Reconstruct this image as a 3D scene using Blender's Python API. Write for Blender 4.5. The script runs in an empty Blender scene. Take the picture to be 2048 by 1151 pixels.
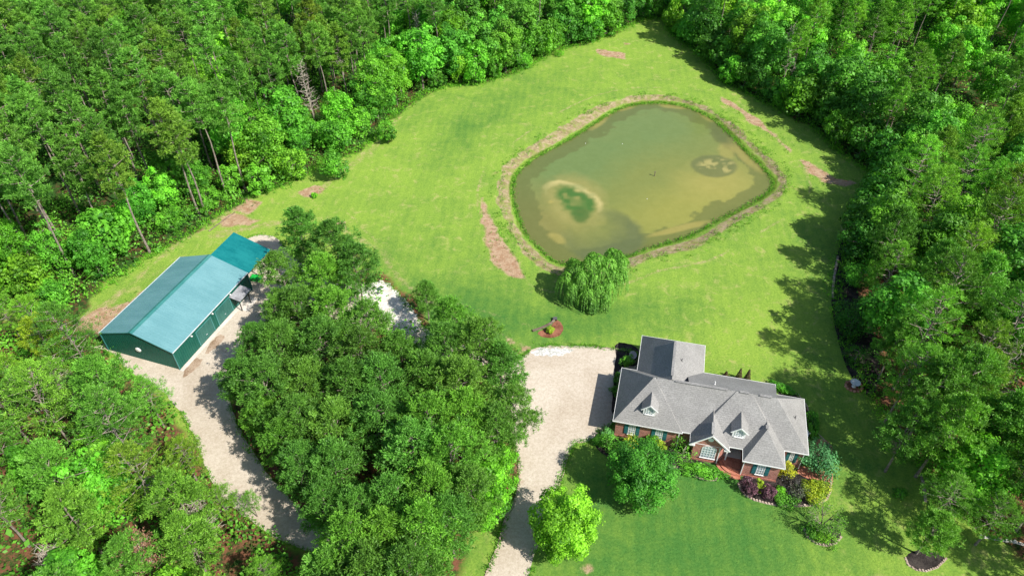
import bpy, math, random
import numpy as np
from mathutils import Matrix, Vector
R = math.radians
rng = np.random.default_rng(7); random.seed(7)
S = bpy.context.scene; C = S.collection
# ------------------------------------------------------------------ camera
H, PITCH, FPX, ROLL = 80.0, R(41.6416), 1433.17, R(-.7436)
cd = bpy.data.cameras.new('camera'); cam = bpy.data.objects.new('camera', cd); C.objects.link(cam)
cd.sensor_width = 36; cd.lens = FPX/2048*36; cd.clip_end = 6000; cd.clip_start = .5
fw = Vector((0, math.cos(PITCH), -math.sin(PITCH))); up0 = Vector((0, math.sin(PITCH), math.cos(PITCH))); rt0 = Vector((1, 0, 0))
rt = rt0*math.cos(ROLL) + up0*math.sin(ROLL); up = up0*math.cos(ROLL) - rt0*math.sin(ROLL)
cam.matrix_world = Matrix(((rt.x, up.x, -fw.x, 0), (rt.y, up.y, -fw.y, 0), (rt.z, up.z, -fw.z, H), (0, 0, 0, 1)))
S.camera = cam
# ------------------------------------------------------------------ sky, sun, exposure
SUN_EL, SUN_AZ = 45.0, -36.0          # azimuth of the sun measured from +x towards +y
w = bpy.data.worlds.new('World'); S.world = w; w.use_nodes = True
nt = w.node_tree; bg = nt.nodes['Background']; sky = nt.nodes.new('ShaderNodeTexSky')
sky.sky_type = 'NISHITA'; sky.sun_disc = False; sky.sun_elevation = R(SUN_EL); sky.sun_rotation = R(90-SUN_AZ)
nt.links.new(sky.outputs[0], bg.inputs[0]); bg.inputs[1].default_value = .1
sl = bpy.data.lights.new('sun', 'SUN'); sl.energy = 5.0; sl.angle = R(.5); sl.color = (1, .96, .88)
so = bpy.data.objects.new('sun', sl); C.objects.link(so); so.location = (100, -60, 150)
sd = Vector((math.cos(R(SUN_EL))*math.cos(R(SUN_AZ)), math.cos(R(SUN_EL))*math.sin(R(SUN_AZ)), math.sin(R(SUN_EL))))
so.rotation_euler = sd.to_track_quat('Z', 'Y').to_euler()
S.view_settings.view_transform = 'Standard'; S.view_settings.look = 'None'; S.view_settings.exposure = .62; S.view_settings.gamma = 1
S.render.resolution_x = 1024; S.render.resolution_y = 575
S.cycles.max_bounces = 6; S.cycles.transmission_bounces = 3; S.cycles.diffuse_bounces = 3

def at(px, py, z=0.):                  # a measured point of the survey photograph -> its place in the world
    X = px-1024; Y = py-575.5
    x = X*math.cos(ROLL)+Y*math.sin(ROLL); y = -X*math.sin(ROLL)+Y*math.cos(ROLL)
    u = -y/FPX; yw = math.cos(PITCH)+u*math.sin(PITCH); zw = -math.sin(PITCH)+u*math.cos(PITCH); t = (z-H)/zw
    return (x/FPX*t, yw*t, z)
def proj(x, y, z):
    z = z-H; D = y*math.cos(PITCH)-z*math.sin(PITCH); U = y*math.sin(PITCH)+z*math.cos(PITCH)
    X = FPX*x/D; Y = -FPX*U/D
    return (1024+X*math.cos(ROLL)-Y*math.sin(ROLL), 575.5+X*math.sin(ROLL)+Y*math.cos(ROLL))
def G(pts, z=0.): return np.array([at(a, b, z)[:2] for a, b in pts])
# ------------------------------------------------------------------ object helpers
def tag(o, label=None, cat=None, group=None, kind=None):
    if label: o['label'] = label
    if cat: o['category'] = cat
    if group: o['group'] = group
    if kind: o['kind'] = kind
    return o
def empty(name, loc=(0, 0, 0), rz=0., parent=None):
    o = bpy.data.objects.new(name, None); C.objects.link(o); o.location = loc; o.rotation_euler = (0, 0, rz); o.empty_display_size = .3
    if parent: o.parent = parent
    return o
def link(name, me, mat=None, parent=None, loc=None, rz=0.):
    o = bpy.data.objects.new(name, me); C.objects.link(o)
    if mat and not me.materials: me.materials.append(mat)
    if parent: o.parent = parent
    if loc is not None: o.location = loc
    o.rotation_euler.z = rz
    return o
def np_mesh(name, V, F, attrs=None):    # V (n,3), F (m,k)
    V = np.asarray(V, np.float32); F = np.asarray(F, np.int32); m, k = F.shape
    me = bpy.data.meshes.new(name); me.vertices.add(len(V)); me.vertices.foreach_set('co', V.ravel())
    me.loops.add(m*k); me.loops.foreach_set('vertex_index', F.ravel())
    me.polygons.add(m); me.polygons.foreach_set('loop_start', np.arange(0, m*k, k, dtype=np.int32))
    me.update(calc_edges=True)
    for n, a in (attrs or {}).items():
        a = np.asarray(a, np.float32)
        if a.ndim == 1: me.attributes.new(n, 'FLOAT', 'POINT').data.foreach_set('value', a)
        else: me.attributes.new(n, 'FLOAT_COLOR', 'POINT').data.foreach_set('color', a.ravel())
    return me
class MB:
    def __init__(s): s.v = []; s.f = []
    def add(s, vs, fs):
        n = len(s.v); s.v += [tuple(v) for v in vs]; s.f += [tuple(i+n for i in f) for f in fs]; return s
    def box(s, x0, x1, y0, y1, z0, z1):
        return s.add([(x0, y0, z0), (x1, y0, z0), (x1, y1, z0), (x0, y1, z0), (x0, y0, z1), (x1, y0, z1), (x1, y1, z1), (x0, y1, z1)],
                     [(0, 3, 2, 1), (4, 5, 6, 7), (0, 1, 5, 4), (1, 2, 6, 5), (2, 3, 7, 6), (3, 0, 4, 7)])
    def bar(s, a, b, wd, ht):             # a box from a to b
        a, b = Vector(a), Vector(b); d = (b-a).normalized(); sd_ = d.cross(Vector((0, 0, 1)))
        if sd_.length < 1e-3: sd_ = Vector((1, 0, 0))
        sd_.normalize(); u = sd_.cross(d)
        vs = [p+sd_*i*wd/2+u*j*ht/2 for p in (a, b) for i, j in ((-1, -1), (1, -1), (1, 1), (-1, 1))]
        return s.add(vs, [(0, 3, 2, 1), (4, 5, 6, 7), (0, 1, 5, 4), (1, 2, 6, 5), (2, 3, 7, 6), (3, 0, 4, 7)])
    def tube(s, pts, rs, n=7, cap=True):
        base = len(s.v); m = len(pts)
        for i, p in enumerate(pts):
            p = Vector(p); d = (Vector(pts[min(i+1, m-1)])-Vector(pts[max(i-1, 0)])).normalized()
            a = d.cross(Vector((0, 1, 0)) if abs(d.y) < .8 else Vector((1, 0, 0))).normalized(); b = d.cross(a)
            for k in range(n):
                t = 2*math.pi*k/n; s.v.append(tuple(p+a*math.cos(t)*rs[i]+b*math.sin(t)*rs[i]))
        for i in range(m-1):
            for k in range(n): s.f.append((base+i*n+k, base+i*n+(k+1) % n, base+(i+1)*n+(k+1) % n, base+(i+1)*n+k))
        if cap: s.f.append(tuple(base+(m-1)*n+k for k in range(n))); s.f.append(tuple(base+k for k in range(n))[::-1])
        return s
    def prism(s, poly, z0, z1):
        n = len(poly); s.add([(x, y, z0) for x, y in poly]+[(x, y, z1) for x, y in poly],
              [tuple(range(n))[::-1], tuple(range(n, 2*n))]+[(i, (i+1) % n, n+(i+1) % n, n+i) for i in range(n)]); return s
    def build(s, name, mat, parent=None, loc=None, rz=0., bevel=0):
        me = bpy.data.meshes.new(name); me.from_pydata(s.v, [], s.f); me.update()
        o = link(name, me, mat, parent, loc, rz)
        if bevel:
            b = o.modifiers.new('bevel', 'BEVEL'); b.width = bevel; b.segments = 2
        return o
# ------------------------------------------------------------------ materials
def nodes(name):
    m = bpy.data.materials.new(name); m.use_nodes = True; t = m.node_tree
    return m, t, t.nodes['Principled BSDF']
def N(t, kind, **kw):
    n = t.nodes.new(kind)
    for k, v in kw.items():
        if k in n.inputs: n.inputs[k].default_value = v
        else: setattr(n, k, v)
    return n
def L(t, a, b): t.links.new(a, b)
def mix(t, fac, a, b, blend='MIX'):
    n = t.nodes.new('ShaderNodeMix'); n.data_type = 'RGBA'; n.blend_type = blend; n.clamp_factor = True
    for idx, x in ((0, fac), (6, a), (7, b)):
        if hasattr(x, 'links'): t.links.new(x, n.inputs[idx])
        else: n.inputs[idx].default_value = x if isinstance(x, (int, float)) else ((*x, 1) if len(x) == 3 else x)
    return n.outputs[2]
def math_(t, op, a, b=None, c=None):
    n = t.nodes.new('ShaderNodeMath'); n.operation = op
    for i, x in enumerate((a, b, c)):
        if x is None: continue
        if hasattr(x, 'links'): t.links.new(x, n.inputs[i])
        else: n.inputs[i].default_value = x
    return n.outputs[0]
def ramp(t, x, lo, hi):
    n = t.nodes.new('ShaderNodeMapRange'); n.interpolation_type = 'SMOOTHSTEP'; L(t, x, n.inputs[0]); n.inputs[1].default_value = lo; n.inputs[2].default_value = hi; return n.outputs[0]
def noise(t, scale, detail=4, rough=.55, vec=None, dist=0.):
    n = t.nodes.new('ShaderNodeTexNoise'); n.inputs['Scale'].default_value = scale; n.inputs['Detail'].default_value = detail; n.inputs['Roughness'].default_value = rough; n.inputs['Distortion'].default_value = dist
    if vec: L(t, vec, n.inputs['Vector'])
    return n.outputs[0]
def objc(t): return t.nodes.new('ShaderNodeTexCoord').outputs['Object']
def scaled(t, vec, s, rot=0.):
    n = t.nodes.new('ShaderNodeMapping'); L(t, vec, n.inputs[0]); n.inputs['Scale'].default_value = s; n.inputs['Rotation'].default_value = (0, 0, rot); return n.outputs[0]
def bump(t, p, hgt, strength=.4, dist=.05):
    n = t.nodes.new('ShaderNodeBump'); n.inputs['Strength'].default_value = strength; n.inputs['Distance'].default_value = dist; L(t, hgt, n.inputs['Height']); L(t, n.outputs[0], p.inputs['Normal'])
def mottled(name, c1, c2, sc=1., rough=.85, spec=.3, sc2=12., bmp=.3, metal=0.):
    m, t, p = nodes(name); v = objc(t); a = noise(t, sc, 5, .6, v); b = noise(t, sc2, 4, .7, v)
    f = ramp(t, math_(t, 'ADD', math_(t, 'MULTIPLY', a, .55), math_(t, 'MULTIPLY', b, .45)), .38, .62)
    L(t, mix(t, f, c1, c2), p.inputs['Base Color']); p.inputs['Roughness'].default_value = rough; p.inputs['Specular IOR Level'].default_value = spec; p.inputs['Metallic'].default_value = metal
    if bmp: bump(t, p, b, bmp, .03)
    return m
def foliage(name, dark, light, trans=.3):
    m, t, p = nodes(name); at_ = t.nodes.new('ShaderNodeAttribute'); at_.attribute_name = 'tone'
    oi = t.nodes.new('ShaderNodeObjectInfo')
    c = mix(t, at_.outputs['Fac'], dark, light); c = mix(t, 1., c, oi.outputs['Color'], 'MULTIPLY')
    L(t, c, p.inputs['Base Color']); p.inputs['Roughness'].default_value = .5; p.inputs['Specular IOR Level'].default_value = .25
    tr = t.nodes.new('ShaderNodeBsdfTranslucent'); L(t, mix(t, 1., c, (1.25, 1.35, .5), 'MULTIPLY'), tr.inputs[0])
    ms = t.nodes.new('ShaderNodeMixShader'); ms.inputs[0].default_value = trans
    L(t, p.outputs[0], ms.inputs[1]); L(t, tr.outputs[0], ms.inputs[2]); L(t, ms.outputs[0], t.nodes['Material Output'].inputs[0])
    return m
M = {}
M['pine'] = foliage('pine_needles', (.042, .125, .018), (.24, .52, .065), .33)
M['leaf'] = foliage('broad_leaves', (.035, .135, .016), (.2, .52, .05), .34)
M['bark'] = mottled('bark', (.13, .1, .08), (.3, .26, .22), 1.5, .9, .2, 8)
M['deadwood'] = mottled('dead_wood', (.3, .25, .2), (.45, .4, .34), 1.5, .9, .2, 8)
M['white'] = mottled('white_paint', (.74, .74, .73), (.82, .82, .8), .6, .5, .4, 9, 0)
M['teal_shutter'] = mottled('teal_shutter', (.02, .12, .13), (.03, .15, .16), 1, .5, .4, 9, 0)
M['stone'] = mottled('stone', (.26, .19, .15), (.5, .4, .33), 1.2, .9, .2, 6)
M['kerbstone'] = mottled('kerbstone', (.38, .35, .32), (.6, .57, .53), 1.2, .9, .2, 6)
M['brown_metal'] = mottled('dark_metal', (.02, .02, .02), (.04, .035, .03), 1, .5, .4, 5, 0)
M['pipe'] = mottled('vent_pipe', (.06, .06, .06), (.12, .12, .12), 1, .5, .4, 5, 0)
M['silver'] = mottled('pale_metal', (.5, .52, .55), (.62, .64, .66), 1, .35, .5, 5, 0)
M['mulch_red'] = mottled('red_mulch', (.12, .045, .025), (.3, .13, .08), .8, .95, .1, 7, .6)
M['mulch_dark_and_shade'] = mottled('dark_mulch_and_shade', (.012, .01, .01), (.06, .05, .045), .8, .95, .1, 7, .6)  # dark mulch; also the painted pine shade of the lawn corner bed
M['green_plastic'] = mottled('green_plastic', (.01, .38, .05), (.02, .45, .07), .8, .4, .4, 7, 0)
M['concrete'] = mottled('concrete', (.5, .45, .4), (.68, .62, .56), .5, .9, .2, 6)
M['wood'] = mottled('weathered_timber', (.1, .075, .055), (.25, .2, .16), 1.5, .9, .2, 8)
def glass():
    m, t, p = nodes('window_glass'); p.inputs['Base Color'].default_value = (.33, .42, .45, 1); p.inputs['Roughness'].default_value = .08; p.inputs['Specular IOR Level'].default_value = .8; return m
M['glass'] = glass()
def gravel():
    m, t, p = nodes('pale_gravel'); v = objc(t); big = noise(t, .12, 5, .6, v, .4); sm = noise(t, 4.5, 6, .9, v)
    c = mix(t, ramp(t, big, .3, .74), (.48, .41, .33), (.6, .535, .455)); c = mix(t, ramp(t, sm, .35, .6), mix(t, 1., c, (.84, .82, .79), 'MULTIPLY'), c); md = noise(t, 2.2, 6, .8, v); c = mix(t, ramp(t, md, .38, .62), mix(t, 1., c, (.82, .8, .77), 'MULTIPLY'), c)
    st = noise(t, .3, 6, .7, v, 1.); c = mix(t, math_(t, 'MULTIPLY', ramp(t, st, .6, .72), .55), c, (.3, .2, .13))
    L(t, c, p.inputs['Base Color']); p.inputs['Roughness'].default_value = .95; p.inputs['Specular IOR Level'].default_value = .15; bump(t, p, sm, .5, .04); return m
M['gravel'] = gravel()
def shingles():
    m, t, p = nodes('grey_shingles'); v = objc(t); b = noise(t, .35, 4, .6, v); s = noise(t, 5.5, 4, .8, scaled(t, v, (1, 1, 2.2)))
    wv = N(t, 'ShaderNodeTexWave', wave_type='BANDS', bands_direction='Z'); L(t, v, wv.inputs[0]); wv.inputs['Scale'].default_value = 1.75; wv.inputs['Distortion'].default_value = .6; wv.inputs['Detail Scale'].default_value = 4
    c = mix(t, ramp(t, s, .3, .7), (.18, .176, .17), (.35, .342, .33)); c = mix(t, ramp(t, b, .35, .65), mix(t, 1., c, (.86, .86, .86), 'MULTIPLY'), c)
    c = mix(t, math_(t, 'MULTIPLY', wv.outputs[1], .3), c, mix(t, 1., c, (.6, .6, .6), 'MULTIPLY'))
    L(t, c, p.inputs['Base Color']); p.inputs['Roughness'].default_value = .9; p.inputs['Specular IOR Level'].default_value = .25; bump(t, p, s, .35, .03); return m
M['shingle'] = shingles()
def brick():
    m, t, p = nodes('red_brick'); v = objc(t)
    br = N(t, 'ShaderNodeTexBrick'); br.offset = .5
    cx = t.nodes.new('ShaderNodeSeparateXYZ'); L(t, v, cx.inputs[0]); cb = t.nodes.new('ShaderNodeCombineXYZ')
    L(t, math_(t, 'ADD', cx.outputs[0], cx.outputs[1]), cb.inputs[0]); L(t, cx.outputs[2], cb.inputs[1]); L(t, cb.outputs[0], br.inputs['Vector'])
    for k, x in (('Scale', 1.), ('Mortar Size', .012), ('Brick Width', .34), ('Row Height', .13), ('Bias', -.1)): br.inputs[k].default_value = x
    br.inputs['Color1'].default_value = (.25, .075, .05, 1); br.inputs['Color2'].default_value = (.38, .15, .11, 1); br.inputs['Mortar'].default_value = (.42, .33, .29, 1)
    n_ = noise(t, 2.2, 4, .7, v); c = mix(t, ramp(t, n_, .3, .7), br.outputs[0], mix(t, 1., br.outputs[0], (1.25, 1.2, 1.2), 'MULTIPLY'))
    L(t, c, p.inputs['Base Color']); p.inputs['Roughness'].default_value = .9; p.inputs['Specular IOR Level'].default_value = .2; return m
M['brick'] = brick()
def sheetmetal(name, c1, c2, rough=.38, spec=.5, metal=0.):
    m, t, p = nodes(name); v = objc(t); a = noise(t, .3, 5, .65, scaled(t, v, (.5, 1.6, 1))); b = noise(t, 3, 4, .7, v)
    c = mix(t, ramp(t, math_(t, 'ADD', math_(t, 'MULTIPLY', a, .7), math_(t, 'MULTIPLY', b, .3)), .38, .62), c1, c2)
    L(t, c, p.inputs['Base Color']); p.inputs['Roughness'].default_value = rough; p.inputs['Specular IOR Level'].default_value = spec; p.inputs['Metallic'].default_value = metal; return m
M['barn_roof'] = sheetmetal('faded_teal_metal', (.11, .265, .29), (.145, .315, .34), .5, .7, .1)
M['barn_cap'] = sheetmetal('teal_ridge_cap', (.03, .16, .15), (.05, .2, .19))
M['carport_roof'] = sheetmetal('new_teal_metal', (.0, .115, .125), (.008, .17, .175))
M['barn_wall'] = sheetmetal('green_metal_wall', (.004, .075, .055), (.008, .095, .068), .5, .3)
M['barn_door'] = sheetmetal('green_door', (.02, .1, .085), (.035, .13, .11), .5, .3)
# ------------------------------------------------------------------ ground masks
def sdist(P, poly):                     # signed distance (inside negative)
    P = np.asarray(P); A = np.asarray(poly); B = np.roll(A, -1, 0); d = np.full(len(P), 1e18); ins = np.zeros(len(P), bool)
    for a, b in zip(A, B):
        e = b-a; t = np.clip(((P-a)@e)/(e@e+1e-12), 0, 1); q = P-a-t[:, None]*e; d = np.minimum(d, (q*q).sum(1))
        c = ((a[1] > P[:, 1]) != (b[1] > P[:, 1])); x = (b[0]-a[0])*(P[:, 1]-a[1])/((b[1]-a[1]) if b[1] != a[1] else 1e-9)+a[0]
        ins ^= c & (P[:, 0] < x)
    d = np.sqrt(d); return np.where(ins, -d, d)
def smooth(poly, it=2):                  # Chaikin corner cutting
    A = np.asarray(poly, float)
    for _ in range(it):
        B = np.roll(A, -1, 0); A = np.stack([A*.75+B*.25, A*.25+B*.75], 1).reshape(-1, 2)
    return A
def pz(l, s=2.3014, ox=940, oy=140): return [(ox+x/s, oy+y/s) for x, y in l]
WL = -.9
water_px = pz([(190,540),(215,470),(290,410),(400,350),(500,295),(590,235),(680,180),(780,155),(900,152),(1000,170),(1090,210),(1150,252),(1220,320),(1280,385),(1350,450),(1398,510),(1388,555),(1325,600),(1230,650),(1150,690),(1060,748),(950,790),(850,815),(770,842),(720,862),(600,890),(500,900),(420,895),(370,877),(310,822),(255,760),(220,680),(197,600)])
bank_px = pz([(128,520),(150,450),(230,385),(330,315),(430,250),(530,190),(640,140),(760,115),(900,112),(1020,135),(1120,180),(1215,240),(1310,335),(1400,405),(1472,490),(1478,550),(1400,612),(1290,670),(1195,728),(1095,800),(1010,838),(900,858),(800,880),(740,912),(600,950),(450,960),(330,925),(250,868),(180,768),(135,650),(118,580)])
water_poly = smooth(G(water_px, WL)); bank_poly = smooth(G(bank_px))
lf_edge = [(-60,600),(60,640),(140,640),(180,590),(235,555),(300,512),(380,466),(430,435),(500,392),(560,372),(620,345),(650,318),(700,308),(745,280),(790,228),(850,185),(900,172),(960,168),(1040,142),(1110,102),(1180,85),(1240,60),(1290,38),(1330,38),(1345,70),(1400,110),(1450,165),(1530,205),(1620,250),(1690,310),(1745,350),(1725,400),(1700,470),(1680,530),(1672,600),(1690,680),(1725,760),(1770,830),(1810,890),(1850,935),(1890,1000),(1990,1070)]
forest_poly = np.vstack([G(lf_edge), [(62, 30), (200, 15), (260, 300), (-260, 300), (-220, 60)]])
SWwood = G([(-250,640),(60,640),(140,640),(200,690),(235,740),(330,800),(385,880),(410,940),(455,1010),(530,1065),(600,1110),(640,1200),(640,1330),(-300,1330)])
grove = G([(505,650),(560,560),(620,520),(760,545),(830,600),(860,650),(960,690),(1030,690),(1050,770),(1030,850),(1028,930),(1030,1000),(975,1020),(940,1040),(915,1120),(900,1200),(640,1200),(615,1080),(540,960),(470,870),(455,800),(480,720)])
redpatch = [  # bare red clay / pink soil patches, photo outline
    pz([(55,590),(82,690),(130,750),(180,830),(235,900),(262,968),(200,960),(130,915),(95,860),(75,770)]),
    pz([(1160,125),(1230,160),(1320,220),(1400,290),(1480,360),(1470,375),(1390,310),(1300,240),(1220,180),(1160,140)]),
    pz([(1530,418),(1600,440),(1700,500),(1790,520),(1730,540),(1620,520),(1550,475)]),
    [(198,660),(235,610),(300,575),(345,545),(290,600),(240,640),(215,672)], [(160,645),(200,618),(240,620),(190,665),(160,720),(140,700)],
    [(455,400),(480,390),(520,405),(500,425),(470,420)], [(600,385),(630,372),(645,378),(620,395)], [(1195,100),(1250,108),(1245,118),(1200,108)],[(1235,78),(1262,88),(1250,92)],
    [(1040,690),(1075,688),(1060,702),(1040,704)], [(455,425),(520,440),(500,455),(445,450)], [(660,440),(690,445),(690,455),(670,455)],
    [(640,320),(660,310),(670,322),(650,332)], [(1015,880),(1032,885),(1040,950),(1030,985),(1018,960)], [(900,1060),(925,1030),(935,1040),(915,1090)],
    [(960,1055),(985,1020),(1015,1030),(1000,1045)], [(1690,455),(1705,450),(1712,470),(1695,478)], [(1760,860),(1790,875),(1815,905),(1790,900)], [(1985,1040),(2060,1030),(2060,1085),(1990,1075)],
    [(1178,1134),(1184,1136),(1176,1139)], [(1000,655),(1040,690),(1010,690)]]
graveledge = [(840,180),(880,195),(1000,160),(1110,110),(1240,60),(1300,40),(1290,32),(1180,60),(1080,105),(950,150)]
# ------------------------------------------------------------------ ground sheet
def axis(lo, hi, f0, f1, fine, coarse):
    a = [-3000, -1500, -700, -400] ; a += list(np.arange(lo, f0, coarse))+list(np.arange(f0, f1, fine))+list(np.arange(f1, hi+.1, coarse))+[400, 700, 1500, 3000]
    return np.array(sorted(set(np.round(a, 3))))
gx = axis(-270, 270, -78, 78, .45, 4); gy = axis(-60, 320, 34, 212, .45, 4)
X, Y = np.meshgrid(gx, gy); P = np.stack([X.ravel(), Y.ravel()], 1)
def vnoise(P, s, seed=0):               # cheap smooth value noise
    r = np.random.default_rng(seed); T = r.random((256, 256)); q = P/s; i = np.floor(q).astype(int); f = q-i; f = f*f*(3-2*f)
    g = lambda a, b: T[(i[:, 0]+a) % 256, (i[:, 1]+b) % 256]
    return (g(0,0)*(1-f[:,0])+g(1,0)*f[:,0])*(1-f[:,1])+(g(0,1)*(1-f[:,0])+g(1,1)*f[:,0])*f[:,1]
dw = sdist(P, water_poly); db = sdist(P, bank_poly)
t_ = np.clip(dw/(np.maximum(dw, 0)+np.maximum(-db, 0)+1e-6), 0, 1)
Z = np.where(db > 0, 0, np.where(dw > 0, WL*(1-t_**.75), WL-np.minimum(-dw*.3, 1.6)))
Z += np.where(dw > -1, 1, 0)*np.where(db < 1, 1, 0)*(vnoise(P, .9, 3)-.5)*.12*np.clip(1-np.abs(db+1.5)/6, 0, 1)
df = sdist(P, forest_poly); dsw = sdist(P, SWwood); dg = sdist(P, grove)
n1 = vnoise(P, 5, 1)*.6+vnoise(P, 1.7, 2)*.4; n2 = vnoise(P, 22, 5)
Z += np.clip(df/8, -1, 0)*-.25*(n1-.3)*np.where(df < 0, 1, 0)-.0
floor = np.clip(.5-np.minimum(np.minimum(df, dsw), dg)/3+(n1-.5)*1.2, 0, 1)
nb_ = vnoise(P, 3.2, 8)*.5+vnoise(P, 1.1, 9)*.3+vnoise(P, 9, 10)*.4-.6; bank = np.clip(np.minimum(-db-.15+nb_*2., dw-.75+nb_*1.1)/1.1+(n1-.5)*.7+.35, 0, .95)*(db < 2.8)*(dw > .2)
dirt = np.zeros(len(P))
for q in redpatch: dirt = np.maximum(dirt, np.clip(.5-sdist(P, G(q))/1.7+(n1-.5)*1.5, 0, 1))
dirt = np.maximum(dirt, .55*np.clip(.5-np.abs(np.minimum(df, 9)-.3)/1.3+(n1-.5)*1.5, 0, 1)*(P[:, 1] > 95))
for q_, wd_, k_ in ((db-3.6, .9, .5), (db-6.5, .6, .33)): dirt = np.maximum(dirt, k_*np.clip(1-np.abs(q_+(n2-.5)*2)/wd_, 0, 1)*np.clip(vnoise(P, 7, 12)*1.6, 0, 1))
def line(px, wd_, k_):
    global dirt
    A = G(px)
    for s_, e_ in zip(A[:-1], A[1:]):
        v_ = e_-s_; t = np.clip(((P-s_)@v_)/(v_@v_), 0, 1); d_ = np.hypot(*(P-s_-t[:, None]*v_).T); dirt = np.maximum(dirt, k_*np.clip(1.2-d_/wd_+(n1-.5), 0, 1))
line([(665, 440), (700, 470), (760, 500), (800, 560), (850, 600), (960, 640), (1040, 690)], 1.2, .42); line([(700, 430), (790, 520)], .6, .4); line([(855, 600), (930, 610), (1070, 655)], .7, .4)
line([(165, 650), (260, 570), (360, 480), (450, 425)], 2.2, .45); line([(600, 440), (520, 450), (430, 470)], 1.6, .45); line([(790, 240), (745, 300), (700, 330), (640, 380)], 2., .42); line([(1690, 330), (1640, 300), (1560, 250)], .8, .3)
wet = np.clip(.55-np.abs(dw-.45)/.9+(vnoise(P, 6, 21)-.5)*.7+(n1-.5)*.6+.12*(P[:, 0] > 20), 0, 1)*(dw > -1)*(dw < 2)
# tone: 0 = deep green, 1 = dry yellow green
pxy = np.array([proj(a, b, 0.) for a, b in P])
def blob(cx, cy, rx, ry, ang=0.):
    c, s = math.cos(R(ang)), math.sin(R(ang)); dx = pxy[:, 0]-cx; dy = pxy[:, 1]-cy
    return np.exp(-(((dx*c+dy*s)/rx)**2+((-dx*s+dy*c)/ry)**2))
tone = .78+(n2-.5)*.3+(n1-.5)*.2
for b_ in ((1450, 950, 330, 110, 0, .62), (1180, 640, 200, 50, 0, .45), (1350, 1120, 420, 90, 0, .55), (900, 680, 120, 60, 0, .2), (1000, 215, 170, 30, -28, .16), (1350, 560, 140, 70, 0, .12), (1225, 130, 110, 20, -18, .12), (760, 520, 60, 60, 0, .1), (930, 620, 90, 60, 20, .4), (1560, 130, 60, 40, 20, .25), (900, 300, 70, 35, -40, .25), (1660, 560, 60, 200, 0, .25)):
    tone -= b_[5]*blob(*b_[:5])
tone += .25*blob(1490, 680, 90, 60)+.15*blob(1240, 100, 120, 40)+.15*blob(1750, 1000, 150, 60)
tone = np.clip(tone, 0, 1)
nx, ny = len(gx), len(gy); idx = np.arange(nx*ny).reshape(ny, nx)
F = np.stack([idx[:-1, :-1], idx[:-1, 1:], idx[1:, 1:], idx[1:, :-1]], -1).reshape(-1, 4)
gm = np_mesh('lawn', np.column_stack([P, Z]), F, {'m1': np.column_stack([dirt, floor, tone, np.ones(len(P))]), 'm2': np.column_stack([bank, wet, ((dsw < 0) | (dg < 1) | ((df < 0) & (P[:, 0] > 25) & (P[:, 1] < 95))).astype(float), np.ones(len(P))])})
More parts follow.
